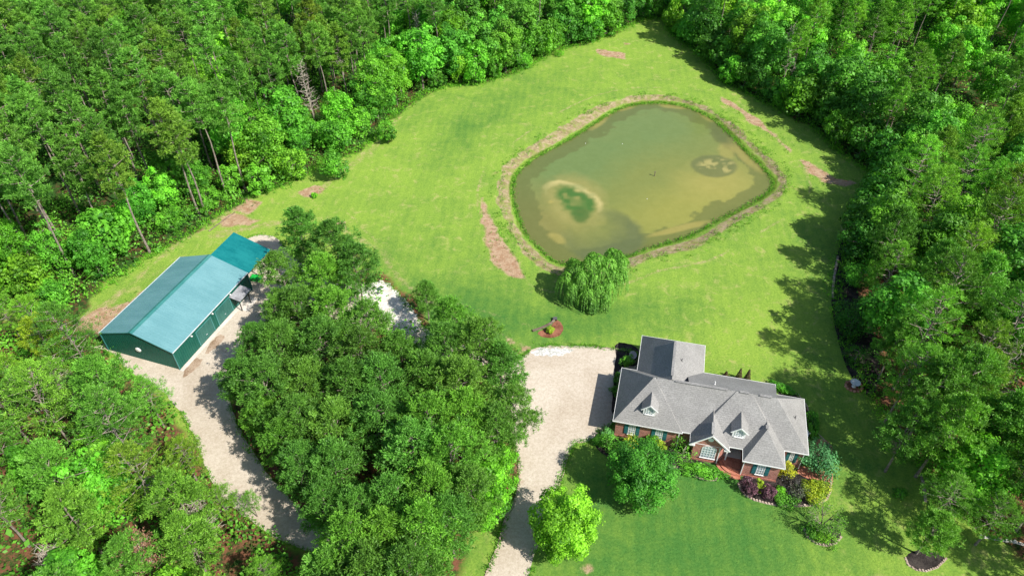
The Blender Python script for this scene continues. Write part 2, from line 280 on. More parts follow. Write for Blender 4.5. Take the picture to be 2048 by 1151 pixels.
def groundmat():
    m, t, p = nodes('grass_and_soil'); v = objc(t)
    def attr(n): a = t.nodes.new('ShaderNodeAttribute'); a.attribute_name = n; s = t.nodes.new('ShaderNodeSeparateColor'); L(t, a.outputs[0], s.inputs[0]); return s.outputs
    a1, a2 = attr('m1'), attr('m2')
    fine = noise(t, 3.2, 6, .85, v); mid = noise(t, .9, 7, .75, v); big = noise(t, .16, 6, .65, v, .6)
    streak = noise(t, 1., 4, .6, scaled(t, v, (.9, .07, 1), R(-8)))
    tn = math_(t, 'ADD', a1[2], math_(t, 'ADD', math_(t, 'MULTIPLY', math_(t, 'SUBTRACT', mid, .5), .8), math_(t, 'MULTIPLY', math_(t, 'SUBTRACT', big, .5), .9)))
    tn = math_(t, 'ADD', tn, math_(t, 'MULTIPLY', math_(t, 'SUBTRACT', streak, .5), .22))
    mw = N(t, 'ShaderNodeTexWave', wave_type='BANDS', bands_direction='X'); L(t, scaled(t, v, (1, 1, 1), R(6)), mw.inputs[0]); mw.inputs['Scale'].default_value = .19; mw.inputs['Distortion'].default_value = 5; mw.inputs['Detail'].default_value = 3; mw.inputs['Detail Scale'].default_value = .35
    tn = math_(t, 'ADD', tn, math_(t, 'MULTIPLY', math_(t, 'SUBTRACT', mw.outputs[1], .5), .085))
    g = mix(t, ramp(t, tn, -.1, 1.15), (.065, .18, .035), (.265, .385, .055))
    g = mix(t, math_(t, 'MULTIPLY', ramp(t, math_(t, 'SUBTRACT', 1., fine), .4, .62), .75), g, mix(t, 1., g, (.5, .66, .55), 'MULTIPLY')); g = mix(t, math_(t, 'MULTIPLY', ramp(t, noise(t, 1.9, 6, .8, v), .55, .68), .5), g, mix(t, 1., g, (1.35, 1.2, 1.5), 'MULTIPLY'))
    dry = noise(t, .45, 6, .75, v, .5); g = mix(t, math_(t, 'MULTIPLY', math_(t, 'MULTIPLY', ramp(t, dry, .52, .7), .7), ramp(t, a1[2], .3, .8)), g, (.38, .36, .13))
    soil = mix(t, ramp(t, mid, .35, .65), (.36, .21, .12), (.52, .38, .25)); soil = mix(t, ramp(t, fine, .35, .7), mix(t, 1., soil, (.7, .7, .7), 'MULTIPLY'), soil)
    bk = mix(t, ramp(t, mid, .35, .65), (.25, .19, .1), (.44, .35, .22)); bk = mix(t, math_(t, 'MULTIPLY', ramp(t, noise(t, .8, 6, .75, v), .44, .6), .8), bk, (.22, .26, .06)); bk = mix(t, ramp(t, fine, .35, .6), mix(t, 1., bk, (.66, .66, .64), 'MULTIPLY'), bk)
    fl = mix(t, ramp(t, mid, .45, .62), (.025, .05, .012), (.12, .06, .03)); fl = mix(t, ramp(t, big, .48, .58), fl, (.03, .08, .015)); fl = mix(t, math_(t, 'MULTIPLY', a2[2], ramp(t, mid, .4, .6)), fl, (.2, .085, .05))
    def mask(a, amt=.5): return ramp(t, math_(t, 'ADD', a, math_(t, 'MULTIPLY', math_(t, 'SUBTRACT', math_(t, 'ADD', math_(t, 'MULTIPLY', mid, .6), math_(t, 'MULTIPLY', fine, .4)), .5), amt*2.4)), .28, .72)
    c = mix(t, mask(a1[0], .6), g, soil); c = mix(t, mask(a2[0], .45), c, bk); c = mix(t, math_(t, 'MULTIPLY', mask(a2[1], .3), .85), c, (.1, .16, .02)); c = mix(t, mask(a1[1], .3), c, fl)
    L(t, c, p.inputs['Base Color']); p.inputs['Roughness'].default_value = .95; p.inputs['Specular IOR Level'].default_value = .1
    bump(t, p, math_(t, 'ADD', fine, mid), .8, .16); return m
lawn = tag(link('lawn', gm, groundmat()), 'broad mown lawn with bare soil patches around the pond', kind='structure')
for p_ in gm.polygons: p_.use_smooth = True
# ------------------------------------------------------------------ pond water
ax = np.arange(water_poly[:, 0].min()-2, water_poly[:, 0].max()+2, .4); ay = np.arange(water_poly[:, 1].min()-2, water_poly[:, 1].max()+2, .4)
X, Y = np.meshgrid(ax, ay); WP = np.stack([X.ravel(), Y.ravel()], 1); wd = sdist(WP, water_poly)
pxy = np.array([proj(a, b, WL) for a, b in WP])
wn = vnoise(WP, 3.5, 31)*.6+vnoise(WP, 1.1, 32)*.4
def ellz(x, y, rx, ry, ang=0, s=2.3014): return (940+x/s, 140+y/s, rx/s, ry/s, ang)
def soft(e, k=1., jag=.35):               # 1 inside an ellipse, falling over its rim
    cx, cy, rx, ry, ang = e; c, s = math.cos(R(ang)), math.sin(R(ang)); dx = pxy[:, 0]-cx; dy = pxy[:, 1]-cy
    d = np.sqrt(((dx*c+dy*s)/rx)**2+((-dx*s+dy*c)/ry)**2)+(wn-.5)*jag; return np.clip((1-d)*k+.5, 0, 1)
col = np.tile(np.array([.135, .15, .042]), (len(WP), 1))
def over(mk, c, a=1.): global col; mk = (mk*a)[:, None]; col = col*(1-mk)+np.array(c)*mk
over(soft(ellz(500, 420, 330, 130, -25), .9), (.09, .14, .05), .7)
over(soft(ellz(860, 260, 240, 110, 0), .9), (.1, .145, .05), .7)
over(soft(ellz(1000, 640, 330, 110, -15), .8), (.2, .19, .045), .75)
over(soft(ellz(1130, 520, 160, 80, 0), .8), (.24, .21, .06), .6)
over(soft(ellz(330, 720, 170, 150, 20), .8), (.15, .135, .045), .8)
shelf = np.clip((-wd-3.8-(wn-.5)*3.5)/.35, 0, 1); over(1-shelf, (.085, .095, .03), .7)
lagoon = soft(ellz(600, 760, 215, 130, 15), 5, .25)*(1-soft(ellz(420, 640, 230, 150, 20), 1.2)); over(lagoon, (.075, .09, .04), .85)
over(soft(ellz(490, 610, 140, 115, 22), 2.2, .3), (.2, .18, .06), .8)
rim = soft(ellz(487, 590, 140, 58, 22), 5, .28)*(1-soft(ellz(478, 607, 138, 60, 22), 3.5, .28)); over(rim, (.38, .31, .14), .85)
over(soft(ellz(500, 610, 95, 62, 25), 2.2, .7)*np.clip(.55+(vnoise(WP, 1.2, 46)-.3)*1.6, 0, 1), (.04, .1, .02), .95); over(soft(ellz(510, 670, 45, 40, 10), 2.2, .6), (.045, .09, .02), .85)
over(soft(ellz(1120, 442, 102, 50, 3), 6, .2), (.09, .1, .038), .8)
sp = soft(ellz(1135, 440, 80, 32, 3), 3, .3)*np.clip((vnoise(WP, 1.6, 44)*.6+vnoise(WP, .7, 45)*.4-.5)*6, 0, 1); over(sp, (.28, .24, .09), .75)
for x_, y_, rx, ry, an, k in ((600, 225, 70, 22, -40, .8), (700, 172, 60, 16, -12, .8), (930, 165, 60, 12, 8, .7), (1080, 205, 50, 15, 35, .6), (1270, 395, 100, 24, 42, .7), (1180, 370, 40, 30, 40, .6), (405, 775, 45, 20, 25, .7), (372, 607, 12, 9, 0, .9), (960, 730, 140, 14, -14, .8)):
    over(soft(ellz(x_, y_, rx, ry, an), 2.2, .5), (.24, .2, .06), k*.85)
over(soft(ellz(1180, 280, 70, 60, 40), 2, .5), (.07, .08, .03), .5)
over(np.clip(1-(-wd)/1.3+(wn-.5), 0, 1), (.1, .1, .03), .6)
idx = np.arange(len(WP)).reshape(len(ay), len(ax)); F = np.stack([idx[:-1, :-1], idx[:-1, 1:], idx[1:, 1:], idx[1:, :-1]], -1).reshape(-1, 4)
F = F[(wd[F] < .9).any(1)]; used = np.unique(F); rm = np.full(len(WP), -1); rm[used] = np.arange(len(used)); F = rm[F]; WPu = WP[used]
wm = np_mesh('pond_water', np.column_stack([WPu, np.full(len(WPu), WL)]), F, {'silt': np.column_stack([col[used], np.ones(len(used))])})
def watermat():
    m, t, p = nodes('murky_water'); a = t.nodes.new('ShaderNodeAttribute'); a.attribute_name = 'silt'; v = objc(t)
    n_ = noise(t, .7, 5, .7, v); cw = mix(t, 1., a.outputs[0], (1.24, 1.27, 1.2), 'MULTIPLY'); L(t, mix(t, ramp(t, n_, .35, .65), mix(t, 1., cw, (.93, .94, .9), 'MULTIPLY'), cw), p.inputs['Base Color'])
    p.inputs['Roughness'].default_value = .12; p.inputs['IOR'].default_value = 1.33; bump(t, p, math_(t, 'ADD', noise(t, 2.2, 4, .7, v), math_(t, 'MULTIPLY', noise(t, .35, 3, .5, v), 1.5)), .22, .06); return m
tag(link('pond_water', wm, watermat()), 'murky olive green pond with sandy shoals', kind='structure')
# ------------------------------------------------------------------ gravel, paths and beds (thin sheets on the flat lawn)
def sheet(name, poly, z, mat, label, step=.6, jit=.18, sm=1, kind='structure', thick=.012):
    A = smooth(poly, sm) if sm else np.asarray(poly); out = []
    for i in range(len(A)):
        a, b = A[i], A[(i+1) % len(A)]; n = max(1, int(np.hypot(*(b-a))/step)); e = (b-a)/(np.hypot(*(b-a))+1e-9)
        for k in range(n): out.append(tuple(a+(b-a)*k/n+np.array([-e[1], e[0]])*random.uniform(-jit, jit)))
    mb = MB(); mb.prism(out, z-thick, z); o = mb.build(name, mat); tag(o, label, kind=kind); return o
z5 = lambda l: [(900+x/2.1673, 620+y/2.1673) for x, y in l]
drive = G(z5([(20,1420),(110,1230),(150,1151),(185,1085),(215,990),(245,890),(275,820),(297,740),(300,660),(283,600),(270,560),(240,480),(200,380),(180,300),(200,240),(290,215),(335,190),(360,165),(440,152),(520,155),(620,158),(720,168),(830,188),(820,300),(740,420),(700,500),(660,515),(640,535),(600,570),(545,572),(525,600),(505,650),(485,710),(472,755),(440,810),(420,900),(385,1000),(360,1080),(342,1151),(325,1240),(265,1420)]))
sheet('gravel_driveway', drive, .02, M['gravel'], 'pale gravel driveway widening into a parking pad beside the house', jit=.1)
yard = G([(150,690),(225,700),(245,735),(300,765),(345,800),(385,860),(412,940),(450,1000),(500,1040),(540,1070),(600,1095),(680,1120),(690,1060),(620,1050),(600,1015),(545,960),(505,900),(470,840),(455,790),(470,720),(500,670),(560,620),(680,640),(760,660),(850,700),(960,760),(1045,770),(1045,700),(960,700),(870,675),(835,640),(800,590),(772,562),(745,568),(700,560),(620,540),(570,500),(560,478),(530,468),(490,476),(440,520),(330,600),(215,690)])
sheet('gravel_yard', yard, .012, M['gravel'], 'pale gravel yard around the green barn', jit=.15)
sheet('crushed_stone', G([(705,582),(735,566),(772,560),(800,588),(842,640),(838,662),(810,672),(790,650),(770,640),(745,610)]), .03, mottled('white_crushed_stone', (.46, .41, .36), (.74, .7, .65), 1.2, .95, .1, 5, .6), 'nearly white crushed stone patch behind the grove', step=.3, jit=.25)
sheet('crushed_stone', G([(1058,703),(1075,697),(1110,695),(1150,697),(1140,707),(1105,712),(1065,710)]), .034, mottled('grey_crushed_stone', (.3, .3, .26), (.72, .7, .68), 1.5, .95, .1, 4, .6), 'loose grey and white stones at the top corner of the driveway', step=.25, jit=.25)
O_H = at(0, 0); HO = np.array([13.17, 59.22]); HA = R(-13.993); BO = np.array([-62.39, 76.76]); BA = R(-19.008)
def hl(u, v): return (HO[0]+u*math.cos(HA)-v*math.sin(HA), HO[1]+u*math.sin(HA)+v*math.cos(HA))
def bl(u, v): return (BO[0]+u*math.cos(BA)-v*math.sin(BA), BO[1]+u*math.sin(BA)+v*math.cos(BA))
z1 = lambda l: [(1180+x/2.877, 640+y/2.877) for x, y in l]
z7 = lambda l: [(1390+x/3.837, 720+y/3.837) for x, y in l]
z8 = lambda l: [(1400+x/3.102, 780+y/3.102) for x, y in l]
zr = lambda l: [(1500+x/2.878, 400+y/2.878) for x, y in l]
beds = [
 ('mulch_bed', G(z7([(330,905),(350,985),(380,1025),(450,1065),(540,1090),(640,1110),(740,1118),(880,1110),(960,1095),(1010,1060),(1036,1000),(1036,950),(900,925),(870,905),(820,880),(790,835),(690,800),(600,830)])), 'mulch_dark_and_shade', 'dark mulch bed curving round the front right corner of the house'),
 ('mulch_bed', G(z1([(25,690),(30,720),(60,765),(120,790),(250,800),(400,800),(480,840),(560,860),(600,890),(660,915),(720,915),(745,880),(640,800),(560,790),(500,690),(300,680),(150,690),(120,640),(60,640)])), 'mulch_dark_and_shade', 'dark mulch bed under the front windows of the house'),
 ('mulch_bed', G(z1([(140,120),(290,150),(290,270),(180,260),(150,340),(160,480),(140,560),(120,520),(135,400),(140,260),(150,200)])), 'mulch_dark_and_shade', 'narrow dark bed along the west wall of the house'),
 ('mulch_bed', G(z5([(375,98),(400,85),(440,70),(455,45),(475,45),(490,70),(492,90),(470,115),(430,122),(395,115)])), 'mulch_red', 'small red mulch bed with a stone wall beside the lawn drain'),
 ('mulch_bed', G(z8([(640,830),(660,900),(720,945),(780,960),(840,945),(875,905),(870,860),(800,840),(740,850)])), 'mulch_dark_and_shade', 'small oval bed on the front lawn'),
 ('mulch_bed', G(z8([(1275,1035),(1292,1080),(1340,1110),(1400,1118),(1470,1095),(1525,1045),(1500,1010),(1400,990),(1300,1000)])), 'mulch_dark_and_shade', 'mulch bed coloured dark as the shade under the feathery pine at the lawn corner'),  # reddish mulch bed; the pine's shade is put into its dark colour
 ('mulch_bed', G(zr([(560,165),(590,160),(600,330),(620,560),(690,700),(760,900),(720,1150),(640,1100),(560,980),(520,860),(490,740),(468,600),(470,470),(495,330),(530,230)])), 'mulch_dark_and_shade', 'long dark bed at the edge of the east wood'),
 ('mulch_bed', G(zr([(552,1030),(640,1040),(690,1080),(640,1110),(570,1100)])), 'mulch_red', 'ring of reddish mulch round the white garden ornament'),
 ('mulch_bed', G(z1([(1065,370),(1120,385),(1190,430),(1240,480),(1265,560),(1300,660),(1250,690),(1240,470),(1070,430)])), 'mulch_dark_and_shade', 'green edged bed behind the rear right corner of the house')]
for i, (n, p_, mt, lb) in enumerate(beds):
    sheet(n, p_, .03, M[mt], lb, step=.4, jit=.06, sm=2)
brickpath = mottled('brick_paving', (.3, .1, .06), (.5, .22, .15), .9, .9, .2, 8)
sheet('brick_path', np.array([hl(24.2, -.2), hl(25.6, -.75), hl(28.6, -.6), hl(28.7, .75), hl(24.5, 1.1)]), .042, brickpath, 'red brick path leading away from the right side of the house', jit=.03, sm=0)
sheet('brick_path', np.array([hl(24.6, 3.6), hl(26.1, 5.5), hl(28.1, 6.3), hl(29.2, 5.2), hl(28.9, 3.2), hl(27, 2.6)]), .042, brickpath, 'small red brick patio beyond the blue green bush', jit=.03)
pave = mottled('patio_stone', (.25, .27, .32), (.6, .6, .62), .9, .9, .2, 3)
sheet('patio', np.array([hl(11.5, 11.4), hl(11.5, 13.2), hl(12.6, 13), hl(14.8, 11.6), hl(14.8, 11.35)]), .042, pave, 'little grey paved patio behind the house', jit=.03, sm=0)
sheet('concrete_apron', np.array([bl(13.25, -.1), bl(13.9, -.1), bl(13.9, 14), bl(15.6, 14.2), bl(15.4, 17.2), bl(13.25, 17.5)]), .03, M['concrete'], 'pale concrete strip along the barn doors', jit=.03, sm=0)
mud = mottled('damp_soil', (.2, .13, .08), (.42, .32, .24), .5, .95, .1, 6)
for a in ((14.6, 1.2, .8, 2.), (14.9, 6.4, .75, 2.2)):
    sheet('damp_patch', np.array([bl(a[0]+a[2]*math.cos(q), a[1]+a[3]*math.sin(q)*(1+.2*math.sin(3*q))) for q in np.arange(0, 6.2, .5)]), .026, mud, 'brown damp patch on the gravel by the %s' % ('front corner of the barn' if a[1] < 3 else 'nearer garage door'), step=.25, jit=.12)
# stone edging rows
def edging(px, label, r=.16, step=.33, mat='stone', z=0.):
    A = G(px, z); V = MB()
    for i in range(len(A)-1):
        a, b = A[i], A[i+1]; n = max(1, int(np.hypot(*(b-a))/step))
        for k in range(n):
            q = a+(b-a)*k/n; s = r*random.uniform(.75, 1.3); hh = s*random.uniform(.7, 1.2); ph = random.random()
            pts = [(q[0]+s*math.cos(ph+j*1.05)*random.uniform(.8, 1.1), q[1]+s*math.sin(ph+j*1.05)*random.uniform(.8, 1.1)) for j in range(6)]
            base = len(V.v); V.v += [(x, y, -.05) for x, y in pts]+[(x*.75+q[0]*.25, y*.75+q[1]*.25, hh) for x, y in pts]
            V.f += [tuple(range(base+6, base+12))]+[(base+j, base+(j+1) % 6, base+6+(j+1) % 6, base+6+j) for j in range(6)]
    for i in range(len(A)-1): V.bar((*A[i], .0), (*(A[i+1]+(A[i+1]-A[i])*.02), .0), r*1.6, .07)
    o = V.build('stone_edging', M[mat]); return tag(o, label, 'stone edging')
edging(z7([(330,940),(350,990),(380,1028),(450,1068),(540,1093),(640,1113),(740,1120),(880,1112),(965,1096),(1012,1062),(1040,1000),(1042,880)]), 'row of pinkish stones edging the front right flower bed')
edging(z1([(485,845),(560,862),(600,893),(660,918),(720,918),(745,885)]), 'row of stones edging the low hedge by the porch steps')
edging(zr([(505,330),(495,380),(485,440),(478,500),(475,560)]), 'line of pale stones along the dark bed by the east wood', .24, .45)
edging(z5([(297,660),(303,740),(280,830)]), 'stones edging the driveway beside the red soil strip')
edging(z5([(245,880),(225,960),(200,1040),(170,1110),(150,1160)]), 'line of pale stones down the left edge of the narrow driveway', .16, .3)
edging(z5([(472,760),(490,715),(505,650),(522,600),(545,574),(580,570)]), 'stones edging the driveway where the front lawn begins', .1, .25)
edging(z8([(642,850),(665,905),(722,948),(782,962),(842,948),(878,905)]), 'curved stone edging of the oval lawn bed')
edging(z1([(1075,365),(1130,385),(1200,430),(1248,490),(1270,560),(1310,650),(1380,720)]), 'stone edging round the rear right bed of the house', .1, .3)
edging(z8([(1372,530),(1390,600),(1400,690)]), 'short row of pale stones at the foot of the pines on the right', .22, .4)
edging(z8([(1275,1040),(1292,1082),(1340,1112),(1400,1120),(1472,1097),(1530,1040)]), 'reddish stone edging of the bed at the lower right lawn corner', .14, .3)
edging(z5([(620,157),(720,168),(790,178)]), 'low stone edge along the top of the parking pad', .1, .25)
edging(z8([(1740,905),(1850,925),(1950,940),(2020,960)]), 'white stone kerb beside the gravel at the right edge', .22, .42, 'kerbstone')
# ================================================================== brick house
ZE = 3.6
house = tag(empty('brick_house', (HO[0], HO[1], 0), HA), 'large one storey red brick house with a grey hipped shingle roof', 'house')
rb = MB()
def hip(x0, x1, y0, y1, a, b, z=ZE):
    c = [(x0, y0, z), (x1, y0, z), (x1, y1, z), (x0, y1, z)]
    if abs(a[1]-b[1]) < .01: rb.add(c+[a, b], [(0, 1, 5, 4), (1, 2, 5), (2, 3, 4, 5), (3, 0, 4)])
    else: rb.add(c+[a, b], [(0, 1, 4), (1, 2, 5, 4), (2, 3, 5), (3, 0, 4, 5)])
hip(.25, 24.8, .24, 9.5, (4.9, 4.8, 8.05), (20.05, 4.8, 8.05))
hip(0, 9.04, 0, 9.62, (4.42, 4.7, 8.12), (4.5, 4.7, 8.12))
hip(10.1, 21.8, -.75, 9.3, (15.05, 4.75, 8.12), (16.95, 4.75, 8.12))
hip(16.7, 21.82, -2.6, 5.5, (19.22, 1.0, 6.12), (19.22, 3.4, 6.12))
hip(2.16, 11.36, 4.9, 16.7, (6.76, 5.0, 8.09), (6.76, 12.1, 8.09))
rb.add([(9, 4.8, 8.03), (20.1, 4.8, 8.03), (21.1, 11.3, ZE), (9, 11.3, ZE), (21.1, 4.8, ZE)], [(1, 0, 3, 2), (1, 2, 4)])
roof = rb.build('roof', M['shingle'], house)
def gable(mb, u, hw, ze, zr_, v0, v1, th=.1):
    for s in (-1, 1):
        n = Vector((s*(zr_-ze), 0, hw)).normalized()*th; pts = [(u, v0, zr_), (u+s*hw, v0, ze), (u+s*hw, v1, ze), (u, v1, zr_)]
        top = [(p[0], p[1], p[2]) for p in pts]; bot = [(p[0]-n.x, p[1], p[2]-n.z) for p in pts]
        f = [(0, 1, 2, 3), (7, 6, 5, 4), (0, 4, 5, 1), (1, 5, 6, 2), (2, 6, 7, 3), (3, 7, 4, 0)]
        mb.add(top+bot, f if s < 0 else [q[::-1] for q in f])
gb = MB(); gable(gb, 12.57, 2.5, 3.58, 6.02, -1.45, 3.); gb.build('gable_roof', M['shingle'], house)
def rake(mb, u, hw, ze, zr_, v, wd=.18, th=.06):
    for s in (-1, 1): mb.bar((u, v, zr_-.1), (u+s*hw, v, ze-.1), th, wd)
rk = MB(); rake(rk, 12.57, 2.55, 3.58, 6.02, -1.49, .2)
rk.box(10.08, 10.75, -1.5, -1.1, 3.36, 3.57).box(14.4, 15.06, -1.5, -1.1, 3.36, 3.57); rk.build('rake_board', M['white'], house)
outline = [(0, 0), (9.04, 0), (9.04, .24), (10.1, .24), (10.1, -1.1), (15.04, -1.1), (15.04, -.75), (16.7, -.75), (16.7, -2.6), (21.82, -2.6), (21.82, .24), (24.8, .24), (24.8, 9.5), (21.1, 9.5), (21.1, 11.3), (11.36, 11.3), (11.36, 16.7), (2.16, 16.7), (2.16, 9.62), (0, 9.62)]
fb = MB(); n = len(outline)
for i in range(n):
    a, b = outline[i], outline[(i+1) % n]
    if i == 4: continue
    d = Vector((b[0]-a[0], b[1]-a[1], 0)); e = d.normalized()
    fb.bar((a[0]-e.x*.05, a[1]-e.y*.05, ZE-.07), (b[0]+e.x*.045, b[1]+e.y*.03, ZE-.07), .07, .15+.004*(i % 3))
fb.build('gutter', M['white'], house)
MB().prism(outline, ZE-.16, ZE-.13).build('soffit', M['white'], house)
wall = [(.4, .4), (8.64, .4), (8.64, .9), (10.65, .9), (10.65, -1.05), (13.88, -1.05), (14.75, -.2), (14.75, 1.9), (17.1, 1.9), (17.1, -2.2), (21.42, -2.2), (21.42, .64), (24.35, .64), (24.35, 9.1), (20.7, 9.1), (20.7, 9.2), (11, 9.2), (11, 16.3), (2.56, 16.3), (2.56, 9.2), (.4, 9.2)]
wl = MB(); wl.prism(wall, 0, ZE-.165)
wl.add([(10.65, -1.05, ZE-.17), (13.88, -1.05, ZE-.17), (14.5, -1.05, ZE-.17), (12.57, -1.05, 5.78), (10.65, -1.05, 3.9), (10.65, -.8, ZE-.17), (14.5, -.8, ZE-.17), (12.57, -.8, 5.78), (10.65, -.8, 3.9)], [(0, 2, 3, 4), (5, 8, 7, 6)])
wl.build('wall', M['brick'], house)
# brick details, corner board, downspout
for q in ((10.6, 13.92, -1.12, -1.04), (17.05, 21.47, -2.27, -2.19), (.35, 8.69, .33, .41)): MB().box(*q, 0, .35).build('brick_plinth', M['brick'], house)
for (u, v) in ((13.96, -1.1), (8.72, .33), (17.02, -2.26), (24.4, .57)): MB().box(u-.05, u+.05, v-.05, v+.05, .05, 3.4).build('downspout', M['white'], house)
def window(u, v, z0, z1, wd, cols=2, rows=4, shut=.5, arch=False, parent=house, dx=(1, 0)):
    g = MB(); fr = MB(); yo = v-.05
    def pts(r): return [(u-wd/2+r, z0+r)]+[(u+wd/2-r, z0+r)]+([(u+wd/2-r, z1-wd*.28)]+[(u+(wd/2-r)*math.cos(t), z1-wd*.28+(wd*.28-r)*math.sin(t)) for t in np.linspace(.2, math.pi-.2, 9)]+[(u-wd/2+r, z1-wd*.28)] if arch else [(u+wd/2-r, z1-r), (u-wd/2+r, z1-r)])
    o_, i_ = pts(0), pts(.09); n_ = len(o_)
    vs = [(x, yo, z) for x, z in o_]+[(x, yo, z) for x, z in i_]+[(x, v+.02, z) for x, z in o_]
    fr.add(vs, [(k, (k+1) % n_, n_+(k+1) % n_, n_+k) for k in range(n_)]+[(k, 2*n_+k, 2*n_+(k+1) % n_, (k+1) % n_) for k in range(n_)])
    for k in range(1, cols): x = u-wd/2+wd*k/cols; fr.box(x-.03, x+.03, yo+.002, yo+.03, z0+.06, z1-.06)
    for k in range(1, rows): z = z0+(z1-z0)*k/rows; fr.box(u-wd/2+.06, u+wd/2-.06, yo+.004, yo+.03, z-.025, z+.025)
    fr.box(u-wd/2-.08, u+wd/2+.08, v-.12, v, z0-.1, z0)
    f = fr.build('window', M['white'], parent)
    g.add([(x, yo+.035, z) for x, z in i_], [tuple(range(n_))]); g.build('pane', M['glass'], f)
    if shut:
        for s in (-1, 1):
            x = u+s*(wd/2+shut/2+.03); sb = MB(); sb.box(x-shut/2, x+shut/2, v-.055, v-.003, z0, z1)
            sb.box(x-shut/2+.06, x+shut/2-.06, v-.075, v-.05, z0+.1, (z0+z1)/2-.06); sb.box(x-shut/2+.06, x+shut/2-.06, v-.075, v-.05, (z0+z1)/2+.06, z1-.1)
            sb.build('shutter', M['teal_shutter'], parent)
    return f
window(2.6, .4, .95, 2.9, .95, 3, 4, .52); window(6.2, .4, .95, 2.9, .95, 3, 4, .52)
window(12.68, -1.05, .85, 3.3, 1.85, 5, 5, 0, True); window(19.22, -2.2, .95, 2.9, 1.0, 3, 4, .52); window(23.1, .64, 1.0, 2.85, .5, 2, 4, .42)
vt = MB(); vt.prism([(12.57+.35*math.cos(t), .35*math.sin(t)) for t in np.arange(0, 6.28, .52)], 0, .06)
vt.v = [(x, -1.13+z, 4.7+y) for x, y, z in vt.v]; vt.build('attic_vent', M['white'], house)
# porch: floor, curved brick steps, door
stp = MB()
for k, r in enumerate((2.75, 2.3, 1.85, 1.4)):
    cx_, cy_ = 16.5, -.2; arc = [(cx_+r*math.cos(t), cy_+r*math.sin(t)) for t in np.linspace(math.pi*.98, math.pi*1.62, 16)]
    arc = [(min(x, 17.08-.003*k), y) for x, y in arc]; stp.prism([(17.09-.003*k, 1.9-.01*k)]+[(14.76+.003*k, 1.9-.01*k)]+[(14.76+.003*k, -.2)]*(r < 1.75)+arc, 0, .15*(k+1))
stp.build('porch_steps', brickpath, house)
MB().box(14.8, 17.05, -.1, 1.88, .55, .66).build('porch_floor', M['concrete'], house)
dr = MB(); dr.box(15.5, 16.4, 1.82, 1.9, .66, 2.75).box(15.2, 15.42, 1.84, 1.9, .66, 2.75).box(16.48, 16.7, 1.84, 1.9, .66, 2.75); d_ = dr.build('front_door', M['white'], house)
MB().box(15.62, 16.28, 1.78, 1.83, 1.5, 2.6).build('pane', M['glass'], d_)
MB().box(14.95, 15.12, -.6, -.43, .3, 3.42).build('porch_post', M['white'], house)
# dormers
for (u, vf, zb, zee, zr_, vb) in ((4.48, 1.12, 4.62, 5.85, 6.85, 3.7), (15.94, .28, 4.38, 5.6, 6.6, 3.)):
    d_ = empty('dormer', (0, 0, 0), 0, house); hw = .8
    b = MB(); b.add([(u-hw, vf, zb), (u+hw, vf, zb), (u+hw, vf, zee+.15), (u, vf, zr_-.12), (u-hw, vf, zee+.15), (u-hw, vf+2.3, zb), (u+hw, vf+2.3, zb), (u+hw, vf+2.3, zee+.15), (u, vf+2.3, zr_-.12), (u-hw, vf+2.3, zee+.15)],
        [(0, 1, 2, 3, 4), (1, 6, 7, 2), (0, 4, 9, 5)]); b.build('dormer_wall', M['white'], d_)
    rf = MB(); gable(rf, u, 1.07, zee, zr_, vf-.2, vb, .07); rf.build('dormer_roof', M['shingle'], d_)
    rk = MB(); rake(rk, u, 1.09, zee-.02, zr_, vf-.22, .16, .05); rk.build('rake_board', M['white'], d_)
    f = window(u, vf, zb+.22, zee+.35, 1.0, 3, 4, 0, True, d_)
# ridge vents and pipes
def ridgevent(a, b): MB().bar(a, b, .34, .07).build('ridge_vent', M['shingle'], house)
ridgevent((7.2, 4.78, 8.1), (13.9, 4.78, 8.1)); ridgevent((15.4, 4.75, 8.16), (16.6, 4.75, 8.16)); ridgevent((17.9, 4.78, 8.1), (19.4, 4.78, 8.1))
ridgevent((6.74, 5.6, 8.13), (6.74, 11.9, 8.13)); ridgevent((12.57, -1.2, 6.06), (12.57, .7, 6.06)); ridgevent((19.2, 1.1, 6.16), (19.2, 1.7, 6.16))
def slopeZ(u, v): return v
for (u, v, z, mt) in ((7.9, 9.6, 6.9, 'pipe'), (22.9, 4.3, 5.3, 'pipe'), (12.4, 6.3, 7.0, 'white')):
    MB().tube([(u, v, z-.3), (u, v, z+.55)], [.07, .07], 8).tube([(u, v, z-.05), (u, v, z+.1)], [.16, .1], 8).build('vent_pipe', M[mt], house)
# ================================================================== green barn
BW, BLn, BE, BR_ = 13.3, 19.05, 3.72, 5.87
barn = tag(empty('green_barn', (BO[0], BO[1], 0), BA), 'long green metal barn with a faded teal roof and a bright teal carport end', 'barn')
rf = MB(); k_ = (BR_-BE)/(BW/2)
def panel(mb, u0, z0, u1, z1, v0, v1, th=.07, rib=.42, rh=.022):
    mb.add([(u0, v0, z0), (u1, v0, z1), (u1, v1, z1), (u0, v1, z0), (u0, v0, z0-th), (u1, v0, z1-th), (u1, v1, z1-th), (u0, v1, z0-th)],
           [(0, 1, 2, 3), (7, 6, 5, 4), (0, 4, 5, 1), (1, 5, 6, 2), (2, 6, 7, 3), (3, 7, 4, 0)] if u1 > u0 else [(3, 2, 1, 0), (4, 5, 6, 7), (1, 5, 4, 0), (2, 6, 5, 1), (3, 7, 6, 2), (0, 4, 7, 3)])
    n_ = max(1, int((v1-v0)/rib))
    for i in range(n_+1):
        v = v0+.03+(v1-v0-.06)*i/n_; mb.bar((u0, v, z0+rh/2-.004), (u1, v, z1+rh/2-.004), .07, rh)
panel(rf, 0, BE, BW/2, BR_, 0, BLn); panel(rf, BW, BE, BW/2, BR_, 0, BLn); rf.build('roof', M['barn_roof'], barn)
cp = MB(); 
